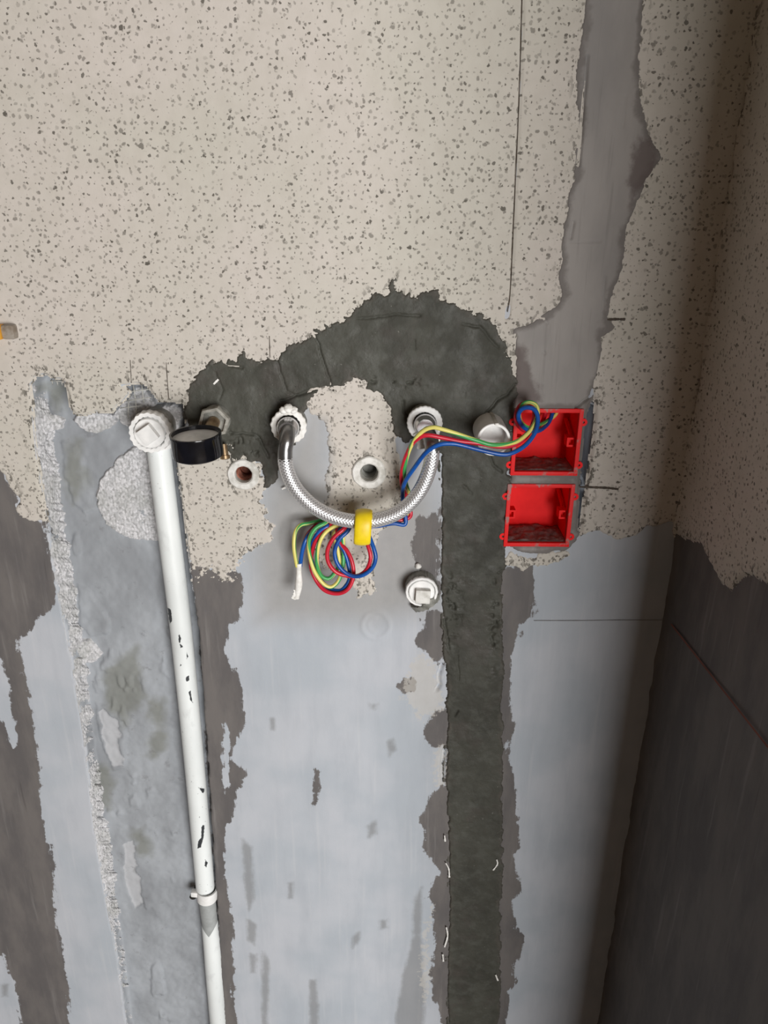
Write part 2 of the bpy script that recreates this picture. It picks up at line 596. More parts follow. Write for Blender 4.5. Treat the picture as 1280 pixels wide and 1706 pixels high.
def tube(path, rad, segs=10, disp=None, twist=0.0):
    """returns verts, faces, uv(u around 0..1, v length in m), arrays"""
    n = len(path)
    T = []
    for i in range(n):
        T.append((path[min(i + 1, n - 1)] - path[max(i - 1, 0)]).normalized())
    a, u, v = frame_of(T[0])
    V, UV, Fc, L = [], [], [], 0.0
    for i in range(n):
        if i:
            L += (path[i] - path[i - 1]).length
            u = (u - T[i] * u.dot(T[i])).normalized()
        w_ = T[i].cross(u)
        r = rad(i / (n - 1)) if callable(rad) else rad
        for k in range(segs):
            th = 2 * math.pi * k / segs
            q = r + (disp(th, L) if disp else 0)
            V.append(path[i] + u * (q * math.cos(th)) + w_ * (q * math.sin(th)))
            x = k / segs + twist * L
            UV.append((x, L))
    for i in range(n - 1):
        for k in range(segs):
            l = (k + 1) % segs
            Fc.append((i * segs + k, i * segs + l, (i + 1) * segs + l, (i + 1) * segs + k))
    Fc.append(tuple(range(segs))[::-1])
    Fc.append(tuple((n - 1) * segs + k for k in range(segs)))
    return V, Fc, UV


def tag(o, label, cat=None, group=None, kind=None):
    if label:
        o['label'] = label
    if cat:
        o['category'] = cat
    if group:
        o['group'] = group
    if kind:
        o['kind'] = kind
    return o


def thing(name, loc, label, cat, group=None):
    o = bpy.data.objects.new(name, None)
    o.empty_display_size = 0.02
    o.location = loc
    COL.objects.link(o)
    return tag(o, label, cat, group)


def part(name, vf, mat, root, smooth=True, sharp=35, uv=None, attrs=None):
    """part in world coordinates, hung on the thing's Empty"""
    base = Vector(root.location) if root.type == 'EMPTY' else Vector(root.get('_o', (0, 0, 0)))
    o = obj(name, [Vector(v) - base for v in vf[0]], vf[1], mat, root, smooth, uv, attrs, sharp if smooth else None)
    return o


def sub(name, vf, mat, par, base, smooth=True, sharp=35):
    return obj(name, [Vector(v) - Vector(base) for v in vf[0]], vf[1], mat, par, smooth, None, None, sharp)


# ================================================================== THE WALLS
# outlines, traced on the wall planes
CHASE = [(50, 640), (58, 626), (75, 622), (105, 630), (112, 642), (116, 665), (124, 688), (140, 691), (160, 684), (185, 685),
         (203, 668), (213, 655), (200, 640), (222, 637), (246, 640), (256, 655), (266, 668), (290, 667), (309, 670), (312, 700),
         (297, 770), (300, 800), (311, 890), (322, 980), (333, 1060), (342, 1180), (351, 1320), (361, 1480), (372, 1650),
         (382, 1790), (222, 1790), (207, 1690), (193, 1586), (175, 1497), (156, 1378), (139, 1230), (117, 1092), (97, 995),
         (78, 881), (62, 775), (54, 700)]
CREAM_MAIN = [(-420, -400), (1700, -400), (1700, 860), (1130, 868), (1100, 876), (1078, 880), (1062, 890), (1035, 895), (1012, 892),
              (1000, 884), (985, 886), (966, 892), (970, 830), (976, 770), (984, 700), (988, 650), (940, 620), (870, 600),
              (860, 640), (800, 610), (700, 570), (600, 570), (460, 630), (360, 650), (312, 680), (300, 720), (90, 720), (92, 868), (75, 868), (58, 868), (45, 862), (28, 852), (30, 832), (16, 806), (0, 780), (-60, 745), (-420, 700)]
CREAM_IN = [(505, 660), (535, 640), (600, 618), (660, 645), (662, 735), (672, 790), (668, 835), (650, 870), (632, 890), (612, 925),
            (622, 955), (624, 985), (594, 998), (586, 972), (560, 962), (528, 940), (512, 900), (530, 872), (548, 820), (546, 740),
            (538, 700), (515, 690)]
CREAM_LEFT = [(280, 768), (330, 740), (400, 740), (436, 775), (440, 812), (438, 848), (452, 866), (456, 884), (448, 905),
              (428, 912), (405, 922), (398, 940), (386, 956), (370, 962), (350, 955), (334, 958), (315, 950), (296, 900), (282, 805)]
CREAM_FLAKE = [(838, 938), (848, 920), (862, 922), (876, 930), (892, 929), (914, 918), (946, 917), (951, 926), (930, 936), (905, 941),
               (880, 946), (872, 952), (858, 943)]
WET = [(308, 690), (310, 650), (322, 630), (334, 612), (352, 600), (375, 603), (398, 603), (406, 585), (412, 600), (440, 599), (465, 590),
       (485, 576), (520, 555), (545, 545), (565, 538), (582, 521), (600, 505), (616, 484), (638, 489), (647, 478), (649, 458),
       (659, 457), (662, 472), (668, 490), (690, 491), (710, 485), (720, 478), (732, 478), (731, 496), (748, 502), (767, 509),
       (786, 523), (802, 526), (815, 531), (825, 546), (836, 566), (850, 592), (858, 612), (862, 640), (864, 662), (856, 680),
       (852, 720), (850, 780), (847, 830), (842, 880), (840, 915), (838, 960), (835, 1050), (838, 1120), (835, 1250), (838, 1400),
       (834, 1500), (832, 1650), (828, 1800), (746, 1800), (745, 1640), (748, 1500), (748, 1400), (743, 1300), (745, 1200),
       (744, 1120), (738, 1080), (734, 1000), (733, 940), (735, 880), (734, 800), (736, 756), (715, 742), (690, 735),
       (675, 733), (658, 722), (650, 700), (643, 672), (632, 656), (612, 651), (606, 634), (588, 631), (572, 644), (556, 646),
       (536, 646), (521, 655), (514, 670), (508, 690), (500, 725), (488, 742), (474, 762), (466, 785), (458, 806), (446, 814),
       (440, 795), (434, 772), (420, 768), (400, 766), (386, 764), (380, 745), (350, 738), (318, 738)]
DRY = [(978, -400), (1090, -400), (1076, -20), (1072, 60), (1066, 110), (1072, 200), (1090, 240), (1096, 262), (1084, 292), (1066, 320), (1056, 352),
       (1046, 380), (1040, 420), (1030, 460), (1016, 500), (1013, 528), (1022, 545), (1002, 562), (1006, 585), (1001, 622), (988, 652),
       (986, 690), (978, 760), (970, 830), (966, 884), (956, 905), (940, 916), (900, 921), (862, 918), (843, 908), (846, 860), (850, 800),
       (853, 720), (858, 660), (858, 600), (851, 572), (856, 548), (900, 528), (926, 508), (937, 490), (930, 466), (938, 390),
       (953, 300), (962, 190), (958, 120), (966, 60), (976, 0)]
SLOT = [(990, 660), (993, 684), (988, 735), (980, 795), (971, 850), (968, 886), (962, 882), (964, 830), (967, 775), (972, 720), (977, 690), (984, 670)]
DAMP = [[(-420, 700), (-60, 745), (0, 780), (16, 806), (30, 832), (28, 852), (45, 862), (75, 868), (82, 920), (92, 965), (94, 995), (82, 1020),
         (62, 1038), (42, 1058), (31, 1058), (36, 1100), (46, 1150), (56, 1205), (66, 1280), (71, 1350), (84, 1420), (90, 1440),
         (88, 1480), (96, 1540), (108, 1600), (115, 1650), (118, 1706), (122, 1800), (-420, 1800)],
        [(318, 940), (400, 955), (409, 975), (406, 1000), (400, 1015), (404, 1032), (384, 1040), (374, 1080), (385, 1110), (400, 1128), (403, 1150),
         (409, 1180), (408, 1205), (396, 1232), (386, 1262), (410, 1285), (400, 1310), (390, 1350), (386, 1366), (376, 1380), (375, 1450),
         (385, 1510), (390, 1550), (388, 1600), (388, 1660), (396, 1706), (404, 1800), (372, 1800), (340, 1300), (326, 1050)],
        [(825, 942), (886, 942), (890, 985), (893, 1018), (885, 1032), (862, 1040), (868, 1056), (856, 1085), (853, 1120), (850, 1180), (861, 1214),
         (846, 1240), (850, 1280), (861, 1310), (861, 1370), (869, 1414), (853, 1426), (861, 1452), (868, 1486), (855, 1500), (861, 1545),
         (874, 1562), (868, 1590), (855, 1612), (862, 1636), (848, 1652), (846, 1706), (848, 1800), (815, 1800)],
        [(750, 1020), (718, 1018), (700, 1030), (706, 1045), (690, 1068), (702, 1082), (722, 1098), (736, 1122), (741, 1180), (722, 1190), (705, 1214),
         (716, 1246), (742, 1246), (742, 1305), (712, 1332), (698, 1370), (712, 1386), (704, 1412), (716, 1432), (735, 1454),
         (722, 1468), (713, 1494), (722, 1512), (719, 1550), (723, 1580), (716, 1622), (722, 1662), (732, 1682), (738, 1706), (738, 1800), (770, 1800)],
        [(690, 862), (735, 850), (735, 1010), (715, 960), (700, 956), (690, 932), (687, 900)],
        [(525, 1280), (534, 1285), (532, 1312), (531, 1335), (526, 1348), (520, 1340), (522, 1312)],
        [(664, 1140), (684, 1128), (700, 1134), (692, 1150), (672, 1155)]]
DAMP_CUT = [[(0, 1100), (10, 1125), (20, 1195), (30, 1228), (22, 1245), (10, 1220), (-2, 1190), (-20, 1150)],
            [(-300, 1560), (5, 1592), (25, 1640), (34, 1706), (40, 1800), (-300, 1800)],
            [(376, 1200), (383, 1230), (380, 1300), (374, 1330), (372, 1290)],
            [(735, 1095), (748, 1120), (744, 1170), (728, 1150)], [(728, 1252), (744, 1248), (742, 1300), (730, 1290)]]
FAINT = [[(404, 1398), (420, 1412), (424, 1500), (414, 1518), (408, 1480)], [(412, 1530), (428, 1540), (424, 1575), (412, 1566)],
         [(438, 1585), (449, 1600), (446, 1720), (436, 1720)], [(416, 1588), (428, 1590), (426, 1622), (418, 1620)],
         [(516, 1632), (526, 1632), (532, 1676), (530, 1740), (516, 1740)], [(645, 1236), (655, 1230), (660, 1250), (648, 1262)],
         [(612, 1376), (626, 1368), (628, 1388), (614, 1396)], [(616, 1172), (628, 1172), (626, 1182), (618, 1182)],
         [(702, 1478), (690, 1500), (688, 1560), (672, 1622), (660, 1690), (664, 1790), (706, 1790), (708, 1650), (702, 1560)],
         [(588, 1560), (600, 1552), (600, 1566), (588, 1580)], [(450, 1196), (456, 1196), (458, 1216), (452, 1216)],
         [(480, 1470), (488, 1470), (487, 1496), (481, 1496)], [(634, 1534), (646, 1530), (646, 1546), (634, 1548)],
         [(2, 1640), (14, 1640), (12, 1660), (4, 1660)]]
BARE = [[(700, 1085), (728, 1108), (742, 1180), (700, 1200), (670, 1160), (682, 1110)], [(722, 1250), (742, 1235), (744, 1310), (726, 1310)],
        [(722, 1510), (712, 1560), (718, 1640), (708, 1680), (700, 1640), (704, 1560)]]
WARM = [[(440, 800), (560, 780), (720, 800), (735, 900), (735, 1020), (600, 1040), (430, 1035), (420, 930)],
        [(510, 660), (545, 690), (548, 840), (470, 860), (440, 800), (500, 700)]]
ALGAE = [[(180, 1110), (230, 1080), (240, 1160), (210, 1210), (180, 1180)], [(250, 1170), (275, 1160), (275, 1250), (255, 1260)],
         [(225, 1380), (245, 1370), (250, 1420), (230, 1420)], [(60, 640), (105, 640), (112, 690), (90, 700)],
         [(105, 745), (130, 740), (138, 790), (140, 830), (118, 850), (105, 800)], [(150, 1270), (185, 1280), (180, 1340), (160, 1340)]]
PALE = [[(163, 1190), (172, 1178), (190, 1192), (200, 1205), (202, 1240), (207, 1272), (190, 1272), (175, 1240), (172, 1210)],
        [(205, 1405), (222, 1400), (230, 1440), (240, 1500), (225, 1512), (212, 1470)]]
OUTLETS = [((407, 791), 0.0150), ((615, 787), 0.0165)]          # open pipe mouths


def chase_depth(z):
    return np.interp(z, [P(640, 1706).z, P(640, 640).z], [0.014, 0.028])


def dep_py(py):
    return float(np.interp(py, [640, 1706], [0.028, 0.014]))


# rectangles of the two red boxes on the wall plane
def box_rect(a, b, c, d):
    ps = [P(*q) for q in (a, b, c, d)]
    return ((ps[0].x + ps[3].x) / 2, (ps[1].x + ps[2].x) / 2, (ps[2].z + ps[3].z) / 2, (ps[0].z + ps[1].z) / 2)


BOXES = [box_rect((858, 682), (970, 680), (960, 788), (851, 790)), box_rect((846, 806), (956, 806), (946, 906), (840, 908))]


def hole_sdf(X, Z):
    """positive inside the openings cut through the wall surface"""
    d = np.full(X.shape, -1e3)
    for (x0, x1, z0, z1) in BOXES:
        i = 0.0012
        d = np.maximum(d, np.minimum(np.minimum(X - x0 - i, x1 - i - X), np.minimum(Z - z0 - i, z1 - i - Z)) * 1000)
    for (q, r) in OUTLETS:
        c = P(*q)
        d = np.maximum(d, (r - np.hypot(X - c.x, Z - c.z)) * 1000)
    return d


def union(X, Z, polys, y=0.0):
    d = np.full(X.shape, -1e3)
    for p in polys:
        pp = XZ(p, y)
        d = np.maximum(d, sdf(X, Z, pp))
    return d


def axis_grid(lo_, flo, fhi, hi_, res):
    f = np.arange(flo, fhi + res, res)
    a = np.arange(lo_, flo, 0.05)
    b = np.arange(fhi + 0.04, hi_ + 0.05, 0.05)
    b = np.append(b[b < hi_], hi_)
    return np.concatenate([a, f, b])


def layer(name, polys, res, thick, amp, scale, parent, mat, cuts=(), y0=0.0, yfun=None, relief=None, extra=None, edge=1.4,
          window=None, holes=True, seed=1, octs=5, mapping=None, conv=None, amp_fn=None):
    conv = conv or (lambda p: XZ(p, y0))
    P2 = [conv(p) for p in polys]
    xs = [a for p in P2 for a, b in p]
    zs = [b for p in P2 for a, b in p]
    x0, x1, z0, z1 = min(xs) - 0.01, max(xs) + 0.01, min(zs) - 0.01, max(zs) + 0.01
    if window:
        x0, x1, z0, z1 = max(x0, window[0]), min(x1, window[1]), max(z0, window[2]), min(z1, window[3])
    ax, az = np.arange(x0, x1 + res, res), np.arange(z0, z1 + res, res)
    if window:
        ax[-1], az[-1] = min(ax[-1], window[1]), min(az[-1], window[3])
    X, Z = np.meshgrid(ax, az, indexing='ij')
    d = np.full(X.shape, -1e3)
    for p in P2:
        d = np.maximum(d, sdf(X, Z, p))
    for c in cuts:
        d = np.minimum(d, -sdf(X, Z, conv(c)))
    d = d + amp * fbm(X, Z, scale, octs, seed, 0.62)
    if amp_fn is not None:
        d = d + amp_fn(X, Z) * fbm(X, Z, 240, 3, seed + 5, 0.6)
    if mat is M['cream'] and mapping is None:
        d = np.minimum(d, 6.0 - np.maximum(sdf(X, Z, XZ(WET)), sdf(X, Z, XZ(DRY))))
    if mat is M['cream'] and mapping is None:
        d = np.minimum(d, -0.2 - sdf(X, Z, XZ(CHASE)) - 2.2 * fbm(X, Z, 90, 4, 5))
    if mat in (M['cream'], M['dry']) and mapping is None:
        d = np.minimum(d, -1.2 - sdf(X, Z, XZ(SLOT)) + 0.8 * fbm(X, Z, 150, 3, 2))
    if holes:
        d = np.minimum(d, -hole_sdf(X, Z))
    h = -0.0016 + (thick + 0.0016) * sst(d, -edge, edge)
    if relief is not None:
        h = h + relief(X, Z, d)
    at = {'edge': np.clip(d, -50, 80)}
    if extra:
        at.update(extra(X, Z))
    base = yfun(Z) if yfun else y0
    V = mapping(X, Z, h) if mapping else np.stack([X, base - h, Z], -1)
    mx = np.maximum(np.maximum(d[:-1, :-1], d[1:, 1:]), np.maximum(d[1:, :-1], d[:-1, 1:]))
    return grid_obj(name, V, mx > -edge * 1.3, mat, parent, at)


ZTOP, ZBOT, XLEFT = 2.6, 0.0, -2.2
Xa = axis_grid(XLEFT, -0.66, XR, XR, 0.0021)
Xa = Xa[Xa <= XR + 1e-6]
if Xa[-1] < XR:
    Xa = np.append(Xa, XR)
Za = axis_grid(ZBOT, 0.24, 1.70, ZTOP, 0.0021)
X, Z = np.meshgrid(Xa, Za, indexing='ij')
ch = sdf(X, Z, XZ(CHASE)) + 2.2 * fbm(X, Z, 90, 4, 5)
hole = hole_sdf(X, Z)
wet_d = sdf(X, Z, XZ(WET))
slot = sdf(X, Z, XZ(SLOT))
h = 0.0004 * fbm(X, Z, 12, 4, 2)
floor_rel = 0.0030 * fbm(X, Z, 26, 5, 9, 0.6) + 0.0016 * np.abs(fbm(X, Z, 60, 4, 21))
ridge = fbm(X, Z * 0.35, 38, 4, 44, 0.6)
floor_rel = floor_rel + 0.0030 * sst(ridge, 0.22, 0.30) * sst(fbm(X, Z, 14, 3, 47), -0.05, 0.25)
for pl_, hh_ in (([(100, 738), (122, 740), (130, 756), (140, 770), (138, 800), (142, 812), (150, 825), (156, 850), (140, 855), (120, 840), (106, 800)], 0.0035),
                 ([(128, 975), (148, 985), (172, 1015), (186, 1035), (180, 1058), (150, 1060), (132, 1040)], 0.0040),
                 ([(160, 1170), (188, 1176), (206, 1205), (212, 1250), (208, 1278), (190, 1282), (168, 1230)], 0.0035),
                 ([(60, 640), (96, 668), (106, 700), (84, 690), (66, 690)], 0.006)):
    floor_rel = floor_rel + hh_ * sst(sdf(X, Z, XZ(pl_, 0.022)) + 3.5 * fbm(X, Z, 90, 4, 49), -0.6, 1.4) * (0.75 + 0.5 * fbm(X, Z, 70, 4, 51))
h = h - sst(ch, 0.3, 5.0) * (chase_depth(Z) - floor_rel * sst(ch, 4, 14))
pale = union(X, Z, PALE, 0.022) + 7 * fbm(X, Z, 75, 5, 8, 0.65)
h = h - 0.0022 * sst(pale, -1.0, 1.5) * sst(ch, 3, 6)
h = h - 0.026 * sst(slot, -1.2, 1.0)
h = h - 0.006 * sst(wet_d, 3, 7) - 0.006 * sst(sdf(X, Z, XZ(DRY)), 3, 7)
c = P(627, 1042)                                                    # raised plaster disc below the coil
rr = np.hypot((X - c.x), (Z - c.z) * 0.9) * 1000 + 2.5 * fbm(X, Z, 60, 3, 4)
h = h + 0.0011 * np.exp(-((rr - 17) / 2.4) ** 2) + 0.0006 * np.exp(-((rr - 9) / 2.5) ** 2) * (X < c.x)
for pts in ([(742, 1245), (738, 1262), (736, 1290), (739, 1302)], [(736, 1108), (730, 1128), (732, 1142), (727, 1150)],
            [(112, 642), (118, 662), (116, 672)]):
    h = h - 0.005 * (1 - sst(linedist(X, Z, XZ(pts)), 1.2, 3.2))
damp_shade = union(X, Z, DAMP)
damp_shade = np.minimum(damp_shade, -union(X, Z, DAMP_CUT))
at = {'damp_shade': np.clip(damp_shade, -60, 60), 'faint': np.clip(union(X, Z, FAINT), -60, 60), 'warm': np.clip(union(X, Z, WARM), -90, 90),
      'bare': np.clip(union(X, Z, BARE), -60, 60), 'chase': ch, 'algae': np.clip(union(X, Z, ALGAE, 0.022) + 14 * fbm(X, Z, 45, 4, 55), -60, 60), 'pale': pale}
keep = (np.maximum(np.maximum(hole[:-1, :-1], hole[1:, 1:]), np.maximum(hole[1:, :-1], hole[:-1, 1:])) < 1.0)
V = np.stack([X, -h, Z], -1)
wall_back = grid_obj('wall_back', V, keep, M['skim'], None, at)
tag(wall_back, 'grey cement-skimmed wall with a cream speckled coat on its upper half', None, None, 'structure')

# cream coat
COATWIN = (-1.2, XR, 0.3, 2.3)


def cream_relief(X, Z, d):
    r = 0.0003 * fbm(X, Z, 40, 4, 3)
    for (pts, w_, dp) in (([(871, -10), (866, 150), (858, 330), (851, 480), (846, 528)], 0.5, 0.0016),
                          ([(847, 514), (844, 528)], 1.6, 0.003)):
        r = r - dp * (1 - sst(linedist(X, Z, XZ(pts)), w_, w_ + 1.4))
    return r


def cream_attr(X, Z):
    return {'stain': np.clip(union(X, Z, [[(516, 690), (548, 690), (560, 760), (552, 850), (520, 860), (500, 760)]]), -60, 60)}


def worn(X, Z):
    b = P(340, 960)
    return 2.0 + 32.0 * np.exp(-(((X - b.x) / 0.05) ** 2 + ((Z - b.z) / 0.020) ** 2))


o = layer('cream_coating', [CREAM_MAIN], 0.0016, 0.0017, 6.0, 70, wall_back, M['cream'], relief=cream_relief, extra=cream_attr, window=COATWIN, seed=2)
tag(o, 'cream coat with dark speckles and pencil lines')
def in_relief(X, Z, d):
    c_ = P(618, 786)
    r_ = np.hypot(X - c_.x, Z - c_.z) * 1000 + 1.5 * fbm(X, Z, 120, 3, 9)
    ang = np.arctan2(Z - c_.z, X - c_.x)
    return 0.0020 * np.exp(-((r_ - 25) / 3.0) ** 2) * sst(np.cos(ang - 0.75), 0.3, 0.8) + 0.0003 * fbm(X, Z, 40, 4, 3)


o = layer('cream_coating', [CREAM_IN], 0.0013, 0.0014, 9.0, 75, wall_back, M['cream'], extra=cream_attr, seed=12, relief=in_relief)
tag(o, 'cream speckled patch around the open pipe mouth inside the hose loop')
o = layer('cream_coating', [CREAM_LEFT], 0.0011, 0.0014, 11.0, 110, wall_back, M['cream'], seed=22, amp_fn=worn, edge=0.9,
          extra=lambda X, Z: {'stain': np.full(X.shape, -50.0)})
tag(o, 'cream speckled patch flaking away at its lower edge')
o = layer('cream_coating', [CREAM_FLAKE], 0.0010, 0.0014, 5.0, 120, wall_back, M['cream'], seed=32, edge=0.9,
          extra=lambda X, Z: {'stain': np.full(X.shape, -50.0)})
tag(o, 'small cream flakes under the lower red box')

# dry mortar strip with the boxes
def dry_relief(X, Z, d):
    r = 0.0006 * fbm(X, Z, 30, 4, 6) * sst(d, 0, 6)
    for (pts, w_, dp) in (([(978, 95), (975, 140), (970, 190), (966, 250), (963, 275)], 0.8, 0.004), ([(955, 370), (950, 398)], 0.6, 0.003),
                          ([(950, 403), (1000, 402)], 0.3, 0.001), ([(857, 560), (853, 585)], 1.5, 0.006), ([(1042, 160), (1037, 212)], 0.3, 0.001),
                          ([(858, 545), (880, 530), (905, 530), (912, 538)], 0.4, 0.0015), ([(1008, 460), (1003, 530)], 0.3, 0.0015),
                          ([(960, 678), (972, 668), (984, 660), (988, 648)], 0.9, 0.004), ([(988, 655), (996, 620), (1004, 585)], 0.5, 0.002),
                          ([(905, 585), (907, 589)], 0.6, 0.002)):
        r = r - dp * (1 - sst(linedist(X, Z, XZ(pts)), w_, w_ + 1.3))
    return r


o = layer('dry_mortar_strip', [DRY], 0.0013, 0.0024, 5.0, 60, wall_back, M['dry'], relief=dry_relief, window=(-1, XR, 0.3, 2.3), seed=42,
          extra=lambda X, Z: {'stain': np.clip(union(X, Z, [[(855, 572), (870, 572), (884, 608), (895, 648), (906, 668), (850, 680)], [(1062, 225), (1096, 240), (1092, 290), (1064, 318), (1048, 350), (1050, 280)]]), -60, 60)})
tag(o, 'dry grey mortar filling the upright cable chase')

# wet mortar
CRACKS = [([(735, 756), (734, 840), (735, 900), (733, 960), (734, 1010)], 0.8, 0.004), ([(745, 1190), (742, 1300), (748, 1420), (748, 1520), (745, 1640), (748, 1700)], 0.5, 0.0035),
          ([(522, 556), (531, 572), (536, 592), (545, 620), (552, 640)], 0.6, 0.003), ([(462, 600), (470, 625), (478, 650), (496, 660), (520, 652)], 0.5, 0.002),
          ([(470, 668), (495, 658), (520, 648), (560, 645)], 0.9, 0.003), ([(595, 530), (630, 528), (660, 524), (700, 526)], 0.6, 0.002),
          ([(770, 540), (800, 545), (830, 580)], 0.7, 0.002), ([(858, 640), (845, 655), (830, 665), (812, 685), (806, 700)], 0.9, 0.003),
          ([(385, 720), (420, 722), (432, 726), (440, 745), (448, 760)], 1.0, 0.003), ([(380, 608), (405, 612)], 0.6, 0.002), ([(366, 665), (372, 650), (360, 620)], 0.5, 0.0015),
          ([(672, 668), (673, 685), (682, 695)], 0.8, 0.003), ([(763, 1090), (764, 1130)], 0.6, 0.002), ([(815, 755), (822, 775), (835, 785)], 0.8, 0.003),
          ([(772, 808), (785, 822)], 0.7, 0.002), ([(757, 1190), (762, 1182)], 0.9, 0.003), ([(820, 1060), (822, 1075)], 0.9, 0.003), ([(735, 1010), (742, 1040), (748, 1080)], 0.8, 0.003),
          ([(690, 566), (692, 580)], 0.7, 0.002), ([(744, 1690), (735, 1690), (738, 1706)], 1.0, 0.004)]


def wet_relief(X, Z, d):
    r = (0.0017 * fbm(X, Z, 20, 5, 7, 0.6) + 0.0008 * fbm(X, Z, 75, 4, 17)) * sst(d, 0, 8)
    wx = X + 0.0012 * fbm(X, Z, 160, 3, 3)
    wz = Z + 0.0012 * fbm(X, Z, 160, 3, 13)
    for pts, w_, dp in CRACKS:
        r = r - dp * (1 - sst(linedist(wx, wz, XZ(pts)), w_ * 0.6, w_ + 1.0))
    # pitted zone beside the plugged outlet and rough dabs below the arch
    for (a, b), (sx, sz) in (((752, 1015), (0.011, 0.045)), ((405, 745), (0.03, 0.016)), ((650, 634), (0.035, 0.006)), ((826, 1010), (0.006, 0.07))):
        c_ = P(a, b)
        g = np.exp(-(((X - c_.x) / sx) ** 2 + ((Z - c_.z) / sz) ** 2))
        r = r - 0.0045 * g * sst(fbm(X, Z, 190, 3, 31), 0.12, 0.4)
    return r


o = layer('wet_mortar_patch', [WET], 0.0012, 0.0030, 7.0, 65, wall_back, M['wet'], relief=wet_relief, seed=52, edge=1.6, amp_fn=lambda X, Z: 5.0 * sst(Z, P(640, 900).z, P(640, 700).z))
tag(o, 'fresh dark grey mortar arching over the outlets and filling the chase below')

# ------------- foam-bead concrete exposed in the wide chase
EDGE_OUT = [(48, 634), (53, 690), (61, 769), (78, 881), (97, 995), (117, 1092), (139, 1230), (156, 1378), (175, 1497), (193, 1586), (205, 1690), (221, 1790)]
EDGE_IN = [(76, 640), (88, 700), (96, 780), (106, 880), (122, 970), (134, 1050), (146, 1130), (155, 1230), (176, 1350), (189, 1450), (200, 1540), (209, 1610), (219, 1700), (234, 1790)]


def resample(pts, n):
    p = np.array(pts)
    s = np.concatenate([[0], np.cumsum(np.linalg.norm(np.diff(p, axis=0), axis=1))])
    t = np.linspace(0, s[-1], n)
    return np.stack([np.interp(t, s, p[:, k]) for k in range(p.shape[1])], 1), t


A, tA = resample([tuple(P(a, b, 0.0)) for a, b in EDGE_OUT], 1150)
B, tB = resample([tuple(P(a, b, dep_py(b))) for a, b in EDGE_IN], 1150)
T_ = np.linspace(-0.05, 1.1, 40)
S_ = np.linspace(0, tA[-1], 1150)
SS, TT = np.meshgrid(S_, T_, indexing='ij')
W_ = A[:, None, :] * (1 - TT[..., None]) + B[:, None, :] * TT[..., None]
ragged = 0.006 * fbm(SS, TT * 0.0, 55, 4, 61) + 0.003 * fbm(SS, TT * 0, 210, 3, 65)
W_[..., 0] += (ragged - 0.001) * sst(TT, 0.1, 0.9)
LT = TT * 0.030
wd = worley(SS, LT, 0.0036, 3)
bead = np.sqrt(np.clip(1 - wd * wd, 0, 1))
nrm = np.array([0.90, -0.43, 0.05])
amp = sst(TT, 0.0, 0.25) * (0.55 + 0.75 * sst(fbm(SS, LT, 45, 3, 71), -0.3, 0.4))
W_ = W_ + nrm * ((0.0015 * bead * amp + 0.0016 * fbm(SS, LT, 120, 4, 73) * sst(TT, 0.0, 0.2))[..., None])
W_[:, 0, 1] = np.maximum(W_[:, 0, 1], 0.0004)
o = grid_obj('bead_edge', W_, np.ones((1149, 39), bool), M['bead'], wall_back, {'bead': bead}, flip=True)
tag(o, 'crumbly side of the chase showing pale foam beads')


def bead_relief(amp_, cell, s):
    def f(X, Z, d):
        b = np.sqrt(np.clip(1 - worley(X, Z, cell, s) ** 2, 0, 1))
        return amp_ * b * sst(d, -0.5, 1.5)
    return f


def bead_attr(cell, s):
    return lambda X, Z: {'bead': np.sqrt(np.clip(1 - worley(X, Z, cell, s) ** 2, 0, 1))}


def bead_patch(poly, thick, label, s, cell=0.0031):
    y = dep_py(np.mean([b for a, b in poly]))
    o_ = layer('bead_patch', [poly], 0.0009, thick, 4.0, 80, wall_back, M['bead'], y0=y, relief=bead_relief(0.0011, cell, s),
               extra=bead_attr(cell, s), holes=False, seed=s, edge=1.2)
    return tag(o_, label)


bead_patch([(262, 742), (236, 742), (214, 750), (196, 764), (183, 778), (170, 795), (163, 808), (162, 830), (168, 856), (180, 874), (200, 889), (226, 900), (282, 902), (270, 800)],
           0.0026, 'rounded patch of bare foam beads beside the white pipe', 4)
bead_patch([(122, 700), (132, 688), (158, 686), (190, 688), (196, 700), (184, 713), (164, 719), (148, 717), (134, 710)], 0.005, 'clump of foam beads on the top edge of the chase', 6)
bead_patch([(72, 690), (96, 688), (108, 700), (104, 712), (88, 718), (72, 716)], 0.005, 'loose cluster of white foam beads', 8, 0.0044)
bead_patch([(186, 690), (204, 668), (214, 655), (206, 642), (224, 640), (246, 642), (262, 668), (258, 690), (240, 706), (214, 706)], 0.010, 'broken foam concrete above the elbow', 10)
bead_patch([(268, 672), (290, 670), (310, 672), (306, 700), (300, 730), (290, 706), (278, 690)], 0.014, 'chipped mortar lump right of the elbow', 14)
bead_patch([(122, 1068), (150, 1066), (170, 1088), (158, 1104), (132, 1106)], 0.003, 'pale bead clump on the chase floor', 18)
# stray glass-fibre reinforcement threads
VV, FF = [], []
for a, b in [((208, 643), (216, 664)), ((222, 640), (226, 668)), ((236, 641), (240, 672)), ((204, 654), (254, 648)), ((210, 668), (252, 662)), ((200, 680), (236, 676)),
             ((214, 668), (214, 698)), ((226, 668), (228, 700)), ((86, 632), (88, 640)), ((94, 632), (97, 642)), ((102, 633), (104, 642)), ((84, 634), (110, 636))]:
    v_, f_, u_ = tube([P(a[0], a[1], 0.006), P((a[0] + b[0]) / 2, (a[1] + b[1]) / 2, 0.004), P(b[0], b[1], 0.006)], 0.0006, 5)
    VV, FF = join((VV, FF), (v_, f_))
o = obj('fibre_mesh', VV, FF, M['fibre'], wall_back)
tag(o, 'torn glass-fibre reinforcement threads', None, None, 'stuff')


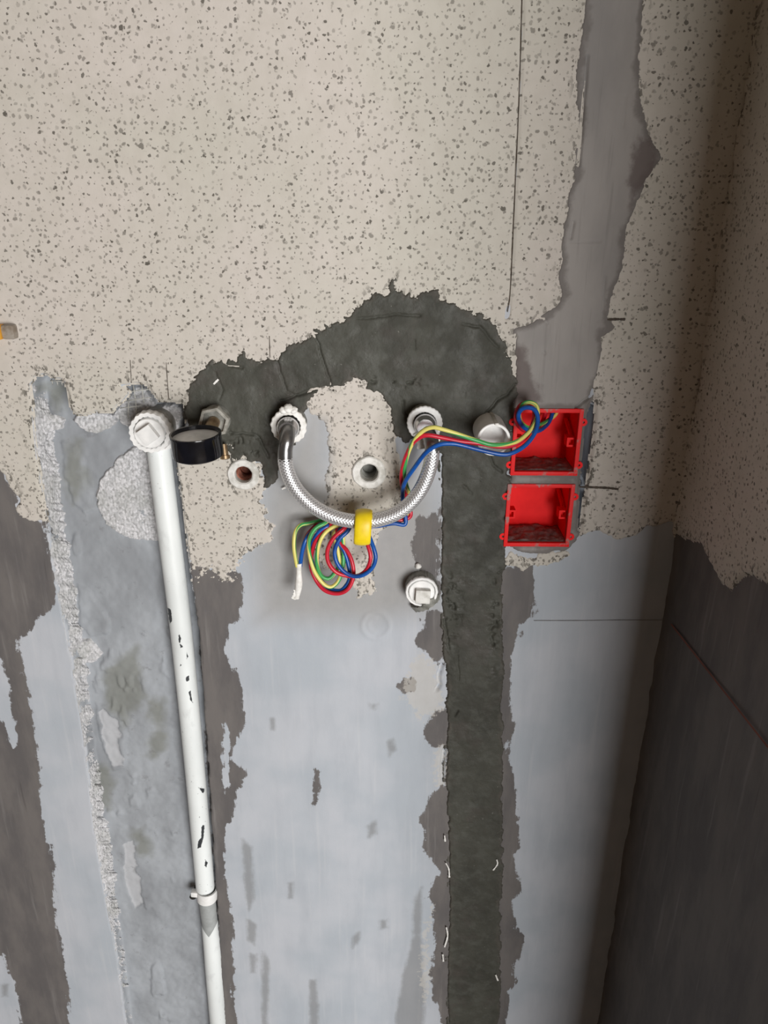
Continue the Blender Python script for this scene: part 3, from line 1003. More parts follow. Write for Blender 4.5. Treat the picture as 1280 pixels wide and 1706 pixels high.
# ------------- pencil strokes and hairlines on the cream coat
def ribbon(name, pts, w_, label, lift=0.0022):
    path = spline([P(a, b, -lift) for a, b in pts], 8)
    V_, F_ = [], []
    for i, q in enumerate(path):
        t_ = (path[min(i + 1, len(path) - 1)] - path[max(i - 1, 0)]).normalized()
        n_ = Vector((t_.z, 0, -t_.x))
        ww = w_ * (0.75 + 0.5 * random.random())
        V_ += [q + n_ * ww, q + Vector((0, -0.0003, 0)), q - n_ * ww]
    for i in range(len(path) - 1):
        F_ += [(3 * i, 3 * i + 1, 3 * i + 4, 3 * i + 3), (3 * i + 1, 3 * i + 2, 3 * i + 5, 3 * i + 4)]
    return tag(obj(name, V_, F_, M['pencil'], wall_back), label)


ribbon('pencil_line', [(871, -30), (866, 150), (858, 330), (851, 480), (846, 520)], 0.00045, 'long upright pencil line')
ribbon('pencil_line', [(966, 811), (990, 812), (1012, 813), (1031, 815)], 0.0013, 'thick level pencil stroke beside the lower red box')
ribbon('pencil_line', [(1012, 533), (1024, 532), (1042, 532)], 0.0012, 'short level pencil stroke above the upper red box')
ribbon('pencil_line', [(217, 600), (219, 638)], 0.0004, 'faint upright pencil line above the chase')
ribbon('pencil_line', [(277, 604), (281, 664)], 0.0004, 'faint upright pencil line above the elbow')
ribbon('pencil_line', [(449, 560), (450, 594)], 0.0004, 'faint upright pencil line above the arch')
M['faintline'] = simple('faint_grey_pencil', lin(140, 140, 142), 0.8)
o = ribbon('level_line', [(890, 1034), (960, 1034), (1040, 1033), (1112, 1033)], 0.0005, 'faint level line at the dark corner', 0.0006)
o.data.materials[0] = M['faintline']

for k_, pts_ in enumerate([[(743, 1438), (748, 1448), (749, 1462)], [(828, 1432), (829, 1440), (822, 1450)], [(744, 1545), (746, 1560), (741, 1578)], [(741, 1392), (742, 1402)], [(738, 1590), (739, 1602)], [(826, 1624), (830, 1634)],
                           [(356, 640), (364, 632)], [(470, 815), (476, 812)]]):
    o = ribbon('lime_fleck', pts_, 0.0010, None, 0.0040)
    o.data.materials[0] = M['tape']

# ------------- right-hand wall (a short pier)
PIER = 0.50
YA = np.concatenate([np.arange(0, -0.30, -0.003), np.arange(-0.30, -PIER - 0.001, -0.02)])
YA[-1] = -PIER
ZB = axis_grid(0.0, 0.24, 1.75, ZTOP, 0.004)
Yg, Zg = np.meshgrid(YA, ZB, indexing='ij')
hr = 0.0012 * fbm(Yg, Zg, 8, 4, 80) + 0.0006 * fbm(Yg, Zg, 40, 3, 83)
hr = hr + 0.006 * np.exp(Yg / 0.010) * (0.6 + 0.8 * fbm(Yg, Zg, 16, 4, 85))
shade_tone = np.full(Yg.shape, 30.0)  # whole side wall darkened in its colour to deepen the shade there
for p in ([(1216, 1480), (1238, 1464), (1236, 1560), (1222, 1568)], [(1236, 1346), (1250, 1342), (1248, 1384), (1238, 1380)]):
    shade_tone = np.maximum(shade_tone, sdf(Yg, Zg, YZ(p)))
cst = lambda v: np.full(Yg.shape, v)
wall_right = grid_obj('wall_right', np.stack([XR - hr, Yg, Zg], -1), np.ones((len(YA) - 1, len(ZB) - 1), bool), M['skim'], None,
                      {'damp_shade': shade_tone, 'faint': cst(-60.), 'warm': cst(40.), 'bare': cst(-60.), 'chase': cst(-60.), 'algae': cst(-60.), 'pale': cst(-60.)})
tag(wall_right, 'shaded side wall meeting the plumbing wall in a dark corner', None, None, 'structure')
me = wall_right.data
bm = bmesh.new()
bm.from_mesh(me)
for bx_ in (box((XR + 0.065, -PIER / 2, ZTOP / 2), (0.12, PIER, ZTOP)),):
    vs = [bm.verts.new(q) for q in bx_[0]]
    for f in bx_[1]:
        bm.faces.new([vs[i] for i in f])
ge = [e for e in bm.edges if e.is_boundary and all(abs(v.co.y + PIER) < 1e-4 for v in e.verts)]
r_ = bmesh.ops.extrude_edge_only(bm, edges=ge)
for g in r_['geom']:
    if isinstance(g, bmesh.types.BMVert):
        g.co.x = XR + 0.125
        g.co.y = -PIER - 0.001
bm.to_mesh(me)
bm.free()
RCREAM = [(1130, 866), (1150, 880), (1175, 905), (1185, 930), (1200, 955), (1220, 985), (1240, 960), (1262, 960), (1290, 968), (1330, 960), (1400, 700),
          (1500, -100), (1290, -700)]
o = layer('cream_coating', [[(1116, 866)] + RCREAM], 0.003, 0.002, 9.0, 30, wall_right, M['cream'], holes=False, seed=62,
          conv=lambda p: [(-PIER, 1.30), (-PIER, 2.45), (0.0, 2.45), (0.0, 1.118)] + [(lambda q: (q.y, q.z))(PR(a, b)) for a, b in
               [(1126, 880), (1150, 892), (1175, 910), (1186, 935), (1200, 962), (1222, 985), (1240, 962), (1264, 962), (1290, 972)]],
          extra=lambda X, Z: {'stain': np.full(X.shape, -50.0)},
          mapping=lambda X, Z, h_: np.stack([XR - 0.0012 - h_ - 0.006 * np.exp(X / 0.010), X, Z], -1), window=(-PIER, 0.0, 0.3, 2.45))
tag(o, 'cream speckled coat on the shaded side wall')
pa, pb = PR(1122, 1040), PR(1290, 1252)
V_, F_ = [], []
for i in range(21):
    q = pa.lerp(pb, i / 20)
    V_ += [Vector((XR - 0.0024, q.y, q.z + 0.0013)), Vector((XR - 0.0030, q.y, q.z)), Vector((XR - 0.0024, q.y, q.z - 0.0013))]
for i in range(20):
    F_ += [(3 * i, 3 * i + 1, 3 * i + 4, 3 * i + 3), (3 * i + 1, 3 * i + 2, 3 * i + 5, 3 * i + 4)]
M['chalk'] = simple('red_chalk', lin(128, 78, 66), 0.85)
tag(obj('chalk_line', V_, F_, M['chalk'], wall_right), 'red chalk level line')

# ------------- the rest of the room (behind and beside the camera)
XE, YE = 2.7, WY
def struct(name, vf, mat, label=None, parent=None):
    o_ = obj(name, vf[0], vf[1], mat, parent, False)
    o_['kind'] = 'structure'
    return tag(o_, label) if label else o_


struct('floor', box(((XLEFT + XE) / 2, YE / 2, -0.05), (XE - XLEFT, -YE, 0.1)), M['roomfloor'])
struct('ceiling', box(((XLEFT + XE) / 2, YE / 2, ZTOP + 0.05), (XE - XLEFT, -YE, 0.1)), M['roomwall'])
struct('wall_left', box((XLEFT - 0.05, YE / 2, ZTOP / 2), (0.1, -YE, ZTOP)), M['roomwall'])
struct('wall_far_right', box((XE + 0.05, YE / 2, ZTOP / 2), (0.1, -YE, ZTOP)), M['roomwall'])
struct('wall_back_side', box(((XR + 0.125 + XE) / 2, 0.05, ZTOP / 2), (XE - XR - 0.125, 0.1, ZTOP)), M['roomwall'])
rear = join(box(((XLEFT + WX0) / 2, YE - 0.05, ZTOP / 2), (WX0 - XLEFT, 0.1, ZTOP)), box(((WX1 + XE) / 2, YE - 0.05, ZTOP / 2), (XE - WX1, 0.1, ZTOP)),
            box(((WX0 + WX1) / 2, YE - 0.05, WZ0 / 2), (WX1 - WX0, 0.1, WZ0)), box(((WX0 + WX1) / 2, YE - 0.05, (WZ1 + ZTOP) / 2), (WX1 - WX0, 0.1, ZTOP - WZ1)))
struct('wall_rear', rear, M['roomwall'])
fr = join(*[box((x, YE - 0.03, (WZ0 + WZ1) / 2), (0.05, 0.05, WZ1 - WZ0)) for x in (WX0 + 0.025, (WX0 + WX1) / 2, WX1 - 0.025)],
          *[box(((WX0 + WX1) / 2, YE - 0.03, z), (WX1 - WX0, 0.045, 0.05)) for z in (WZ0 + 0.025, WZ1 - 0.025)])
struct('window_1', fr, M['frame'])

# ================================================================== THINGS ON THE WALL
OUT = Vector((0, -1, 0))


def ragged(n, a, s):
    rs = np.random.RandomState(s)
    ph = rs.rand(3) * 6.28
    tab = rs.rand(64)

    def f(th, i):
        k = th / 6.2832 * n
        return 1 + a * math.cos(th * n) + a * 0.9 * (math.sin(3 * th + ph[0]) * 0.5 + math.sin(7 * th + ph[1]) * 0.4) + a * (tab[int(k * 2) % 64] - 0.5)
    return f


# ---- white pipe with elbow and plug
YP = 0.004
el = P(261, 710, YP)
FR = 0.0225                                           # collar radius
front = -0.024
root = thing('water_pipe', (el.x, 0.02, 0.30), 'white plastic water pipe with plugged elbow standing in the wide chase', 'pipe')
ec = Vector((el.x, 0, el.z))
body = lathe(cap([(0.0195, -0.026), (0.0195, -0.006), (0.0205, 0.0), (0.0205, 0.012), (0.0195, 0.016)]), ec, OUT, 40)
dn = lathe(cap([(0.0165, -0.004), (0.0168, 0.016), (0.0160, 0.022), (0.0152, 0.024)]), Vector((el.x, YP, el.z)), (0.012, 0, -1), 36)
part('elbow', body, M['dullfitting'], root)
part('socket', dn, M['white'], root)
collar = lathe([(0.0150, 0.012), (0.0205, 0.010), (FR, 0.013), (FR, 0.021), (0.0218, 0.024), (0.0178, 0.0242), (0.0170, 0.022), (0.0168, 0.014)], ec, OUT, 120, ragged(20, 0.026, 5), closed=True)
part('collar', collar, M['white'], root)
pl = part('plug', lathe(cap([(0.0165, 0.013), (0.0165, 0.0245), (0.0158, 0.0256), (0.0130, 0.0258)]), ec, OUT, 40), M['white'], root)
sq = box(ec + OUT * 0.029, (0.0178, 0.0085, 0.0178), Matrix.Rotation(math.radians(-34), 3, 'Y'), 0.0012)
sub('square_head', sq, M['white'], pl, root.location)
RP = 0.0132
ctr = [(264, 742), (271, 800), (281, 880), (296, 1000), (307, 1100), (319, 1220), (331, 1350), (342, 1478)]
pu = spline([P(a, b, YP) for a, b in ctr], 10)
def chips(verts):
    """paint chips: signed distance to the worn-off spots on the pipe skin"""
    A_ = np.array([tuple(q) for q in verts]) - np.array(CAM)
    dep = A_ @ np.array(CF)
    qx, qy = IW / 2 + F * (A_ @ np.array(CR)) / dep, IH / 2 - F * (A_ @ np.array(CU)) / dep
    d = np.full(len(qx), -40.0)
    for pl_ in ([(279, 1012), (285, 1016), (287, 1034), (283, 1040), (281, 1028)], [(297, 1052), (302, 1064), (300, 1072), (306, 1078), (301, 1080), (298, 1070)],
                [(311, 1086), (314, 1094), (311, 1098)], [(309, 1128), (315, 1125), (316, 1134), (311, 1136)], [(314, 1153), (318, 1150), (319, 1160), (322, 1172), (317, 1166)],
                [(330, 1312), (342, 1314), (339, 1322)], [(336, 1376), (341, 1374), (340, 1392), (335, 1412), (329, 1414), (330, 1402), (335, 1396)], [(342, 1432), (346, 1436), (344, 1446), (341, 1442)],
                [(300, 1104), (303, 1108), (300, 1110)]):
        d = np.maximum(d, sdf(qx, qy, pl_) / 1000)
    return d * 0.9


pa_, _t = resample([tuple(q) for q in pu], 520)
v_, f_, u_ = tube([Vector(q) for q in pa_], RP, 72)
part('pipe_run', (v_, f_), M['pipe'], root, sharp=50, attrs={'chip': chips(v_)})
ps = spline([P(a, b, YP + 0.001) for a, b in [(341, 1470), (346, 1505), (350, 1540), (354, 1570)]], 8)
v_, f_, u_ = tube(ps, lambda t: 0.0128 - 0.0016 * t, 30)
part('sleeve', (v_, f_), M['sleeve'], root, sharp=50)
plow = spline([P(a, b, YP + 0.001) for a, b in [(350, 1541), (354, 1580), (358, 1630), (363, 1690), (369, 1760), (376, 1840), (380, 1880)]], 8)
v_, f_, u_ = tube(plow, lambda t: 0.0122 + 0.0012 * min(1, t * 4), 36)
top = plow[0]
for i in range(36):                                   # V-shaped upper lip
    d_ = v_[i] - top
    v_[i] = v_[i] + Vector((0, 0, 0.020 * (abs(d_.x) / 0.0122) - 0.010))
    v_[i + 36] = v_[i + 36] + Vector((0, 0, 0.012 * (abs(d_.x) / 0.0122) - 0.006))
f_ = f_[:-2]
part('pipe_run', (v_, f_), M['pipe'], root, sharp=50, attrs={'chip': np.full(len(v_), -40.0)})

# ---- clip round the pipe
cc = P(345, 1488, YP)
root = thing('pipe_clip', P(322, 1490, 0.018), 'white clip with a dark nail gripping the pipe near its lower joint', 'clip')
band = lathe([(0.0124, -0.009), (0.0146, -0.009), (0.0149, -0.004), (0.0149, 0.004), (0.0146, 0.009), (0.0124, 0.009)], cc, (0.06, 0, 1), 40, closed=True)
part('band', band, M['white'], root)
tb = P(328, 1488, YP - 0.004)
part('arm', box(tb + Vector((0.001, 0, 0)), (0.018, 0.009, 0.009), Matrix.Rotation(0.1, 3, 'Y'), 0.002), M['white'], root)
nl = P(322, 1492, 0.0)
nv = join(lathe(cap([(0.0045, 0.0), (0.0048, 0.003), (0.0030, 0.004)]), nl, OUT, 12), lathe(cap([(0.002, 0.0), (0.002, 0.020)]), nl, (0, 1, 0), 10))
part('nail', nv, M['nail'], root)

# ---- gauge on its wall outlet
gx = P(328, 741, -0.071)
fb = P(356, 704, -0.020)
root = thing('outlet_fitting', (fb.x, 0, fb.z), 'grey hexagonal outlet fitting in wet mortar behind the black gauge', 'fitting')
fbw = Vector((fb.x, 0, fb.z))
hexr = lambda th, i: 1.0 / max(math.cos((th + 0.3) % (math.pi / 3) - math.pi / 6), 0.5)
part('body', lathe(cap([(0.0150, -0.012), (0.0160, 0.012), (0.0150, 0.014)]), fbw, OUT, 36), M['greyplastic'], root)
part('hex_collar', lathe([(0.0120, 0.010), (0.0150, 0.011), (0.0156, 0.017), (0.0146, 0.020), (0.0118, 0.020)], fbw, OUT, 60, hexr, closed=True), M['dullfitting'], root)
bp = P(374, 752, -0.012)
part('brass_nipple', lathe(cap([(0.0036, -0.008), (0.0040, 0.0), (0.0040, 0.004), (0.0056, 0.0045), (0.0056, 0.008), (0.0032, 0.009)]), bp, (0.1, -0.25, -1), 16), M['brass'], root)
GR, GH = 0.0258, 0.0250
gz = gx.z - 0.0
root = thing('pressure_gauge', (gx.x, gx.y, gz - GH / 2), 'black round pressure gauge lying face up in front of the white pipe', 'gauge')
gc = Vector((gx.x, gx.y, gz))
tilt = Vector((-0.03, -0.06, 1))
rimz = 0.0125
part('case', lathe([(0.00001, -0.0125), (0.0235, -0.0125), (0.0252, -0.0112), (0.0256, -0.006), (0.0256, rimz - 0.003), (0.0260, rimz - 0.002), (0.0258, rimz), (0.0238, rimz), (0.0236, rimz - 0.003), (0.0236, 0.002), (0.00001, 0.002)], gc, tilt, 56), M['black'], root)
dl = part('dial', lathe([(0.00001, rimz - 0.0042), (0.0238, rimz - 0.0042), (0.0238, rimz - 0.006)], gc, tilt, 48), M['dial'], root)
st0, st1 = Vector((fb.x - 0.001, -0.014, fb.z - 0.001)), gc + Vector((0.004, 0.022, 0.0))
part('stem', tube(spline([st0, st0.lerp(st1, 0.5), st1], 5), 0.0068, 20)[:2], M['brass'], root)

# ---- open pipe mouths in the wall
def mouth(q, ro, ri, label, inner, s):
    c_ = P(*q, -0.001)
    c_ = Vector((c_.x, 0, c_.z))
    r_ = thing('pipe_outlet', c_, label, 'outlet')
    part('rim', lathe([(ro, -0.012), (ro, 0.0026), (ro - 0.0012, 0.0040), (ri + 0.002, 0.0042), (ri + 0.0006, 0.0030), (ri, 0.0), (ri, -0.012)], c_, OUT, 48, ragged(9, 0.010, s), closed=True), M['whitedirty'], r_)
    thr = [(ri + 0.0004, -0.004)]
    for k in range(9):
        thr += [(ri - 0.0012, -0.005 - 0.002 * k), (ri + 0.0001, -0.006 - 0.002 * k)]
    thr += [(ri - 0.001, -0.026), (0.00001, -0.026)]
    part('thread', lathe(thr, c_, OUT, 36), inner, r_)
    return r_


mouth((406, 790), 0.0180, 0.0093, 'open pipe outlet with copper-coloured thread below the gauge', M['copper'], 1)
mouth((615, 787), 0.0192, 0.0098, 'open pipe outlet with dark bore in cream patch inside the hose loop', M['greyplastic'], 2)
c_ = P(634, 760)                                      # smear of plaster curling round that outlet
# ---- white serrated outlets carrying the hose
def collar_outlet(q, L, ro, ri, label, s, n, am, tone):
    c_ = P(*q, -L)
    c_ = Vector((c_.x, 0, c_.z))
    r_ = thing('hose_outlet', c_, label, 'outlet')
    part('body', lathe([(ro * 0.93, -0.015), (ro * 0.93, L - 0.005), (ro * 0.93, L - 0.002), (ri, L - 0.003), (ri, -0.010), (0.00001, -0.010)], c_, OUT, 48, ragged(n, 0.008, s)), M['greyplastic'], r_)
    part('collar', lathe([(ri, L - 0.008), (ro * 0.96, L - 0.006), (ro, L - 0.004), (ro, L - 0.001), (ro * 0.95, L), (ri * 1.06, L), (ri, L - 0.001)], c_, OUT, 120, ragged(n, am, s + 3), closed=True), tone, r_)
    return r_, c_


LH = 0.021
hl_r, hl = collar_outlet((481, 711), LH, 0.0192, 0.0126, 'white serrated outlet caked in sealing tape at the left end of the hose', 11, 17, 0.022, M['tape'])
hr_r, hrr = collar_outlet((708, 706), LH, 0.0190, 0.0122, 'white serrated outlet ring at the right end of the hose', 12, 24, 0.014, M['white'])
for k, (q, s_) in enumerate([((472, 684), 0.0042), ((480, 681), 0.0050), ((490, 683), 0.0040)]):
    cc_ = P(q[0], q[1], -LH - 0.001)
    bm = bmesh.new()
    bmesh.ops.create_icosphere(bm, subdivisions=3, radius=s_)
    for v in bm.verts:
        v.co *= 1 + 0.35 * float(fbm(np.array([v.co.x * 300 + k]), np.array([v.co.z * 300 + v.co.y * 200]), 1.0, 3, k)[0])
        v.co += cc_
    bm.verts.index_update()
    vf = ([v.co.copy() for v in bm.verts], [tuple(v.index for v in f.verts) for f in bm.faces])
    bm.free()
    part('tape_wad', vf, M['tape'], hl_r)


def strip(name, pts, w_, th, mat, root_, jag=0.0, n=6):
    path = spline(pts, n)
    V_, F_ = [], []
    for i, q in enumerate(path):
        t_ = (path[min(i + 1, len(path) - 1)] - path[max(i - 1, 0)]).normalized()
        s_ = t_.cross(OUT).normalized()
        n_ = s_.cross(t_).normalized()
        ww = w_ * (1 + jag * (random.random() - 0.5))
        V_ += [q + s_ * ww - n_ * th, q + s_ * ww + n_ * th, q - s_ * ww + n_ * th, q - s_ * ww - n_ * th]
    m_ = len(path)
    for i in range(m_ - 1):
        for k in range(4):
            F_.append((4 * i + k, 4 * i + (k + 1) % 4, 4 * i + 4 + (k + 1) % 4, 4 * i + 4 + k))
    F_ += [(0, 1, 2, 3), (4 * m_ - 4, 4 * m_ - 3, 4 * m_ - 2, 4 * m_ - 1)]
    return part(name, (V_, F_), mat, root_)


strip('tape_end', [P(725, 712, -LH - 0.003), P(727, 724, -LH - 0.006), P(728, 736, -LH - 0.006)], 0.0030, 0.0006, M['tape'], hr_r, 0.7)
strip('tape_end', [P(693, 722, -LH - 0.002), P(700, 734, -LH - 0.005), P(702, 748, -LH - 0.006)], 0.0036, 0.0008, M['tape'], hr_r, 0.7)

# ---- braided hose
RH = 0.0077
hp = [(482, 713, -0.020), (481, 717, -0.034), (478, 733, -0.044), (475, 752, -0.046), (477, 778, -0.046), (487, 804, -0.046), (503, 826, -0.046), (526, 846, -0.046),
      (556, 861, -0.047), (588, 868, -0.047), (618, 868, -0.047), (650, 860, -0.047), (676, 845, -0.047), (697, 822, -0.047), (711, 795, -0.047), (719, 766, -0.047), (720, 742, -0.045), (714, 722, -0.035), (708, 710, -0.020)]
path = spline([P(*q) for q in hp], 34)
root = thing('braided_hose', P(600, 875, -0.047), 'braided steel hose hanging in a U between two white outlets', 'hose')
n0, n1 = int(len(path) * 0.20), int(len(path) * 0.86)
mid = path[n0 - 6:n1 + 6]
NS = 64


def strand(th, L):
    a1 = abs(math.sin(5 * th + L * 900))
    a2 = abs(math.sin(5 * th - L * 900))
    w1 = math.sin(10 * th) * math.sin(L * 1800) > 0
    return a1 if w1 else a2


# resample finely along the length
pa_, _t = resample([tuple(q) for q in mid], 1300)
fine = [Vector(q) for q in pa_]
v_, f_, uv_ = tube(fine, RH - 0.0003, NS, lambda th, L: 0.00055 * strand(th, L))
sa = [strand(2 * math.pi * (i % NS) / NS, uv_[i][1]) for i in range(len(v_))]
part('braid', (v_, f_), M['braid'], root, uv=uv_, attrs={'strand': sa}, sharp=None)
for seg, nm in ((path[10:n0], 'ferrule'), (path[n1:-10], 'ferrule')):
    sg = seg if nm else seg
    v_, f_, u_ = tube(seg, RH + 0.0002, 28)
    part('ferrule', (v_, f_), M['steelsleeve'], root, sharp=60)
for c_, q0 in ((hl, path[0]), (hrr, path[-1])):
    part('hose_nut', lathe(cap([(0.0116, 0.004), (0.0116, 0.024), (0.0122, 0.026), (0.0112, 0.030), (0.0096, 0.034), (0.0088, 0.036)]), Vector((c_.x, 0, c_.z)), OUT, 36), M['chrome'], root)

# ---- plugged outlet low on the right
L_ = 0.020
c_ = P(703, 987, -L_)
c_ = Vector((c_.x, 0, c_.z))
root = thing('plugged_outlet', c_, 'ribbed outlet closed by a white square-headed plug beside the wet mortar strip', 'outlet')
part('body', lathe(cap([(0.0188, -0.010), (0.0190, L_ - 0.008), (0.0184, L_ - 0.003)]), c_, OUT, 90, ragged(30, 0.014, 21)), M['greyplastic'], root)
part('collar', lathe([(0.0150, L_ - 0.005), (0.0188, L_ - 0.005), (0.0190, L_ - 0.001), (0.0182, L_), (0.0164, L_), (0.0158, L_ - 0.003)], c_, OUT, 72, ragged(16, 0.008, 23), closed=True), M['white'], root)
pl = part('plug', lathe(cap([(0.0152, L_ - 0.008), (0.0152, L_ - 0.001), (0.0146, L_), (0.0130, L_)]), c_, OUT, 40), M['white'], root)
sub('square_head', box(c_ + OUT * (L_ + 0.003) + Vector((0.0012, 0, -0.0030)), (0.0172, 0.0075, 0.0172), Matrix.Rotation(math.radians(3), 3, 'Y'), 0.0012), M['whitedirty'], pl, root.location)
strip('mortar_smear', [P(690, 1014, -0.006), P(705, 1013, -0.020), P(720, 1003, -0.021), P(731, 994, -0.010)], 0.0042, 0.0016, M['greyplastic'], root, 0.6)
cc_ = P(697, 943, -0.002)
bm = bmesh.new()
bmesh.ops.create_icosphere(bm, subdivisions=2, radius=0.0034)
for v in bm.verts:
    v.co *= 0.8 + 0.5 * random.random()
    v.co += cc_
bm.verts.index_update()
vf = ([v.co.copy() for v in bm.verts], [tuple(v.index for v in f.verts) for f in bm.faces])
bm.free()
o = obj('plaster_crumb', [v - cc_ for v in vf[0]], vf[1], M['tape'])
o.location = cc_
tag(o, 'small white crumb stuck above the square-headed plug', 'crumb')

# ---- white conduit stub
LS = 0.048
c_ = P(823, 733, -LS)
c_ = Vector((c_.x, 0, c_.z))
root = thing('conduit_stub', c_, 'split white plastic pipe stub sticking out of the wet mortar beside the upper red box', 'pipe stub')
ro, ri = 0.0174, 0.0144
a, u, v = frame_of(OUT)
SEG = 64
gap0 = {k for k in range(SEG) if abs(((k / SEG * 360) - 186 + 180) % 360 - 180) < 6}
prof = [(ro, -0.01), (ro, LS * 0.5), (ro, LS - 0.0006), (ro - 0.0006, LS), (ri + 0.0005, LS), (ri, LS - 0.0006), (ri, LS * 0.55), (ri, -0.01)]
V_, F_ = lathe(prof, c_, OUT, SEG)
F2 = [f for f in F_ if not ((f[0] % SEG) in gap0 and (f[0] // SEG) >= 1 and (f[0] // SEG) <= 5)]
part('tube', (V_, F2), M['white'], root)
part('inner_wall', lathe([(ri + 0.0002, LS - 0.004), (ri + 0.0002, LS - 0.016), (0.00001, LS - 0.016)], c_, OUT, 48), M['white'], root)
part('rib', box(c_ + OUT * (LS / 2 + 0.002) + Vector((0.002, 0, ro - 0.0002)), (0.004, LS, 0.0024), None, 0.0008), M['whitedirty'], root)

# ---- red boxes
def red_box(rect, label, dlabel, s):
    x0, x1, z0, z1 = rect
    cx, cz, W2, H2 = (x0 + x1) / 2, (z0 + z1) / 2, (x1 - x0) / 2, (z1 - z0) / 2
    Y0, D_, t_ = -0.0042, 0.047, 0.0022
    r_ = thing('junction_box', (cx, D_, cz), label, 'junction box', 'red junction boxes')
    b_ = join(box((cx, D_, cz), (2 * W2, t_, 2 * H2)),
              box((x0 + t_ / 2, D_ / 2, cz), (t_, D_, 2 * H2)), box((x1 - t_ / 2, D_ / 2, cz), (t_, D_, 2 * H2)),
              box((cx, D_ / 2, z0 + t_ / 2), (2 * W2, D_, t_)), box((cx, D_ / 2, z1 - t_ / 2), (2 * W2, D_, t_)))
    part('body', b_, M['red'], r_, smooth=False)
    rw = 0.0046
    rim = join(box((x0 + rw / 2 - 0.001, Y0 + 0.002, cz), (rw, 0.005, 2 * H2 + 0.002), None, 0.0007), box((x1 - rw / 2 + 0.001, Y0 + 0.002, cz), (rw, 0.005, 2 * H2 + 0.002), None, 0.0007),
               box((cx, Y0 + 0.0024, z1 - rw / 2 + 0.001), (2 * W2 - rw, 0.005, rw), None, 0.0007), box((cx, Y0 + 0.0024, z0 + rw / 2 - 0.001), (2 * W2 - rw, 0.005, rw), None, 0.0007))
    part('rim', rim, M['redrim'], r_)
    for sgn, zz in ((1, cz - 0.002), (-1, cz - 0.002)):
        px = cx + sgn * (W2 - t_ - 0.0048)
        hd = join(box((px, 0.012, zz + 0.0042), (0.0100, 0.014, 0.0022)), box((px, 0.012, zz - 0.0042), (0.0100, 0.014, 0.0022)),
                  box((px - 0.0039, 0.012, zz), (0.0022, 0.014, 0.0062)), box((px + 0.0039, 0.012, zz), (0.0022, 0.014, 0.0062)), box((px, 0.015, zz), (0.0056, 0.006, 0.0062)))
        pst = part('screw_post', hd, M['red'], r_, smooth=False)
        rib = tube([Vector((px + sgn * 0.002, 0.014, zz + 0.003)), Vector((px + sgn * 0.001, 0.045, zz + 0.016))], 0.0024, 8)[:2]
        sub('rib', rib, M['red'], pst, r_.location)
    for (xx, zz) in ((x1 + 0.002, cz + H2 * 0.62), (x1 + 0.002, cz - H2 * 0.70), (x0 - 0.002, cz + H2 * 0.62), (x0 - 0.002, cz - H2 * 0.7)):
        lug = lathe([(0.0014, 0.0), (0.0042, 0.0), (0.0042, 0.0040), (0.0014, 0.0040)], Vector((xx, 0.0005, zz)), OUT, 16, closed=True)
        part('lug', lug, M['red'], r_)
    # fallen mortar on the box floor
    n = 44
    gx_, gy_ = np.meshgrid(np.linspace(x0 + t_, x1 - t_, n), np.linspace(0.001, D_ - 0.0015, n // 2), indexing='ij')
    hh = 0.0012 + 0.0035 * np.abs(fbm(gx_, gy_, 90, 4, s)) + 0.006 * np.clip(fbm(gx_, gy_, 35, 3, s + 5), 0, 1) * (gy_ / D_)
    hh = np.minimum(hh, 0.008)
    edge_ = np.minimum(np.arange(n), n - 1 - np.arange(n))[:, None] + 0 * gx_
    hh = np.where(edge_ == 0, 0.0025, hh)
    hh[:, 0] = 0.0005
    top_ = np.stack([gx_, gy_, z0 + t_ + hh], -1)
    # one closed heap: top surface with a skirt
    o_ = grid_obj('mortar_debris', top_ - np.array([cx, D_ / 2, z0 + t_]), np.ones((n - 1, n // 2 - 1), bool), M['debris'])
    o_.location = (cx, D_ / 2, z0 + t_)
    tag(o_, dlabel, 'debris', 'mortar debris in the red boxes')
    bm_ = bmesh.new()
    bm_.from_mesh(o_.data)
    be = [e for e in bm_.edges if e.is_boundary]
    ex = bmesh.ops.extrude_edge_only(bm_, edges=be)
    for g in ex['geom']:
        if isinstance(g, bmesh.types.BMVert):
            g.co.z = 0.0
    bmesh.ops.recalc_face_normals(bm_, faces=bm_.faces)
    bm_.to_mesh(o_.data)
    bm_.free()
    return r_


red_box(BOXES[0], 'upper red plastic junction box with the coloured wires coming out', 'lumpy grey mortar debris on the floor of the upper red box', 3)
red_box(BOXES[1], 'lower red plastic junction box, empty of wires', 'flat grey mortar debris on the floor of the lower red box', 9)

# ---- wires
def wire(name, pts, mat, label, cat='wire', rad=0.0024, twist=0.0):
    path_ = spline([P(*q) for q in pts], 9)
    v1, f1, uv1 = tube(path_, rad, 10, twist=twist)
    base = path_[len(path_) // 2].copy()
    o_ = obj(name, [q - base for q in v1], f1, mat, None, True, uv1)
    o_.location = base
    return tag(o_, label, cat, 'coiled wires from the upper red box')


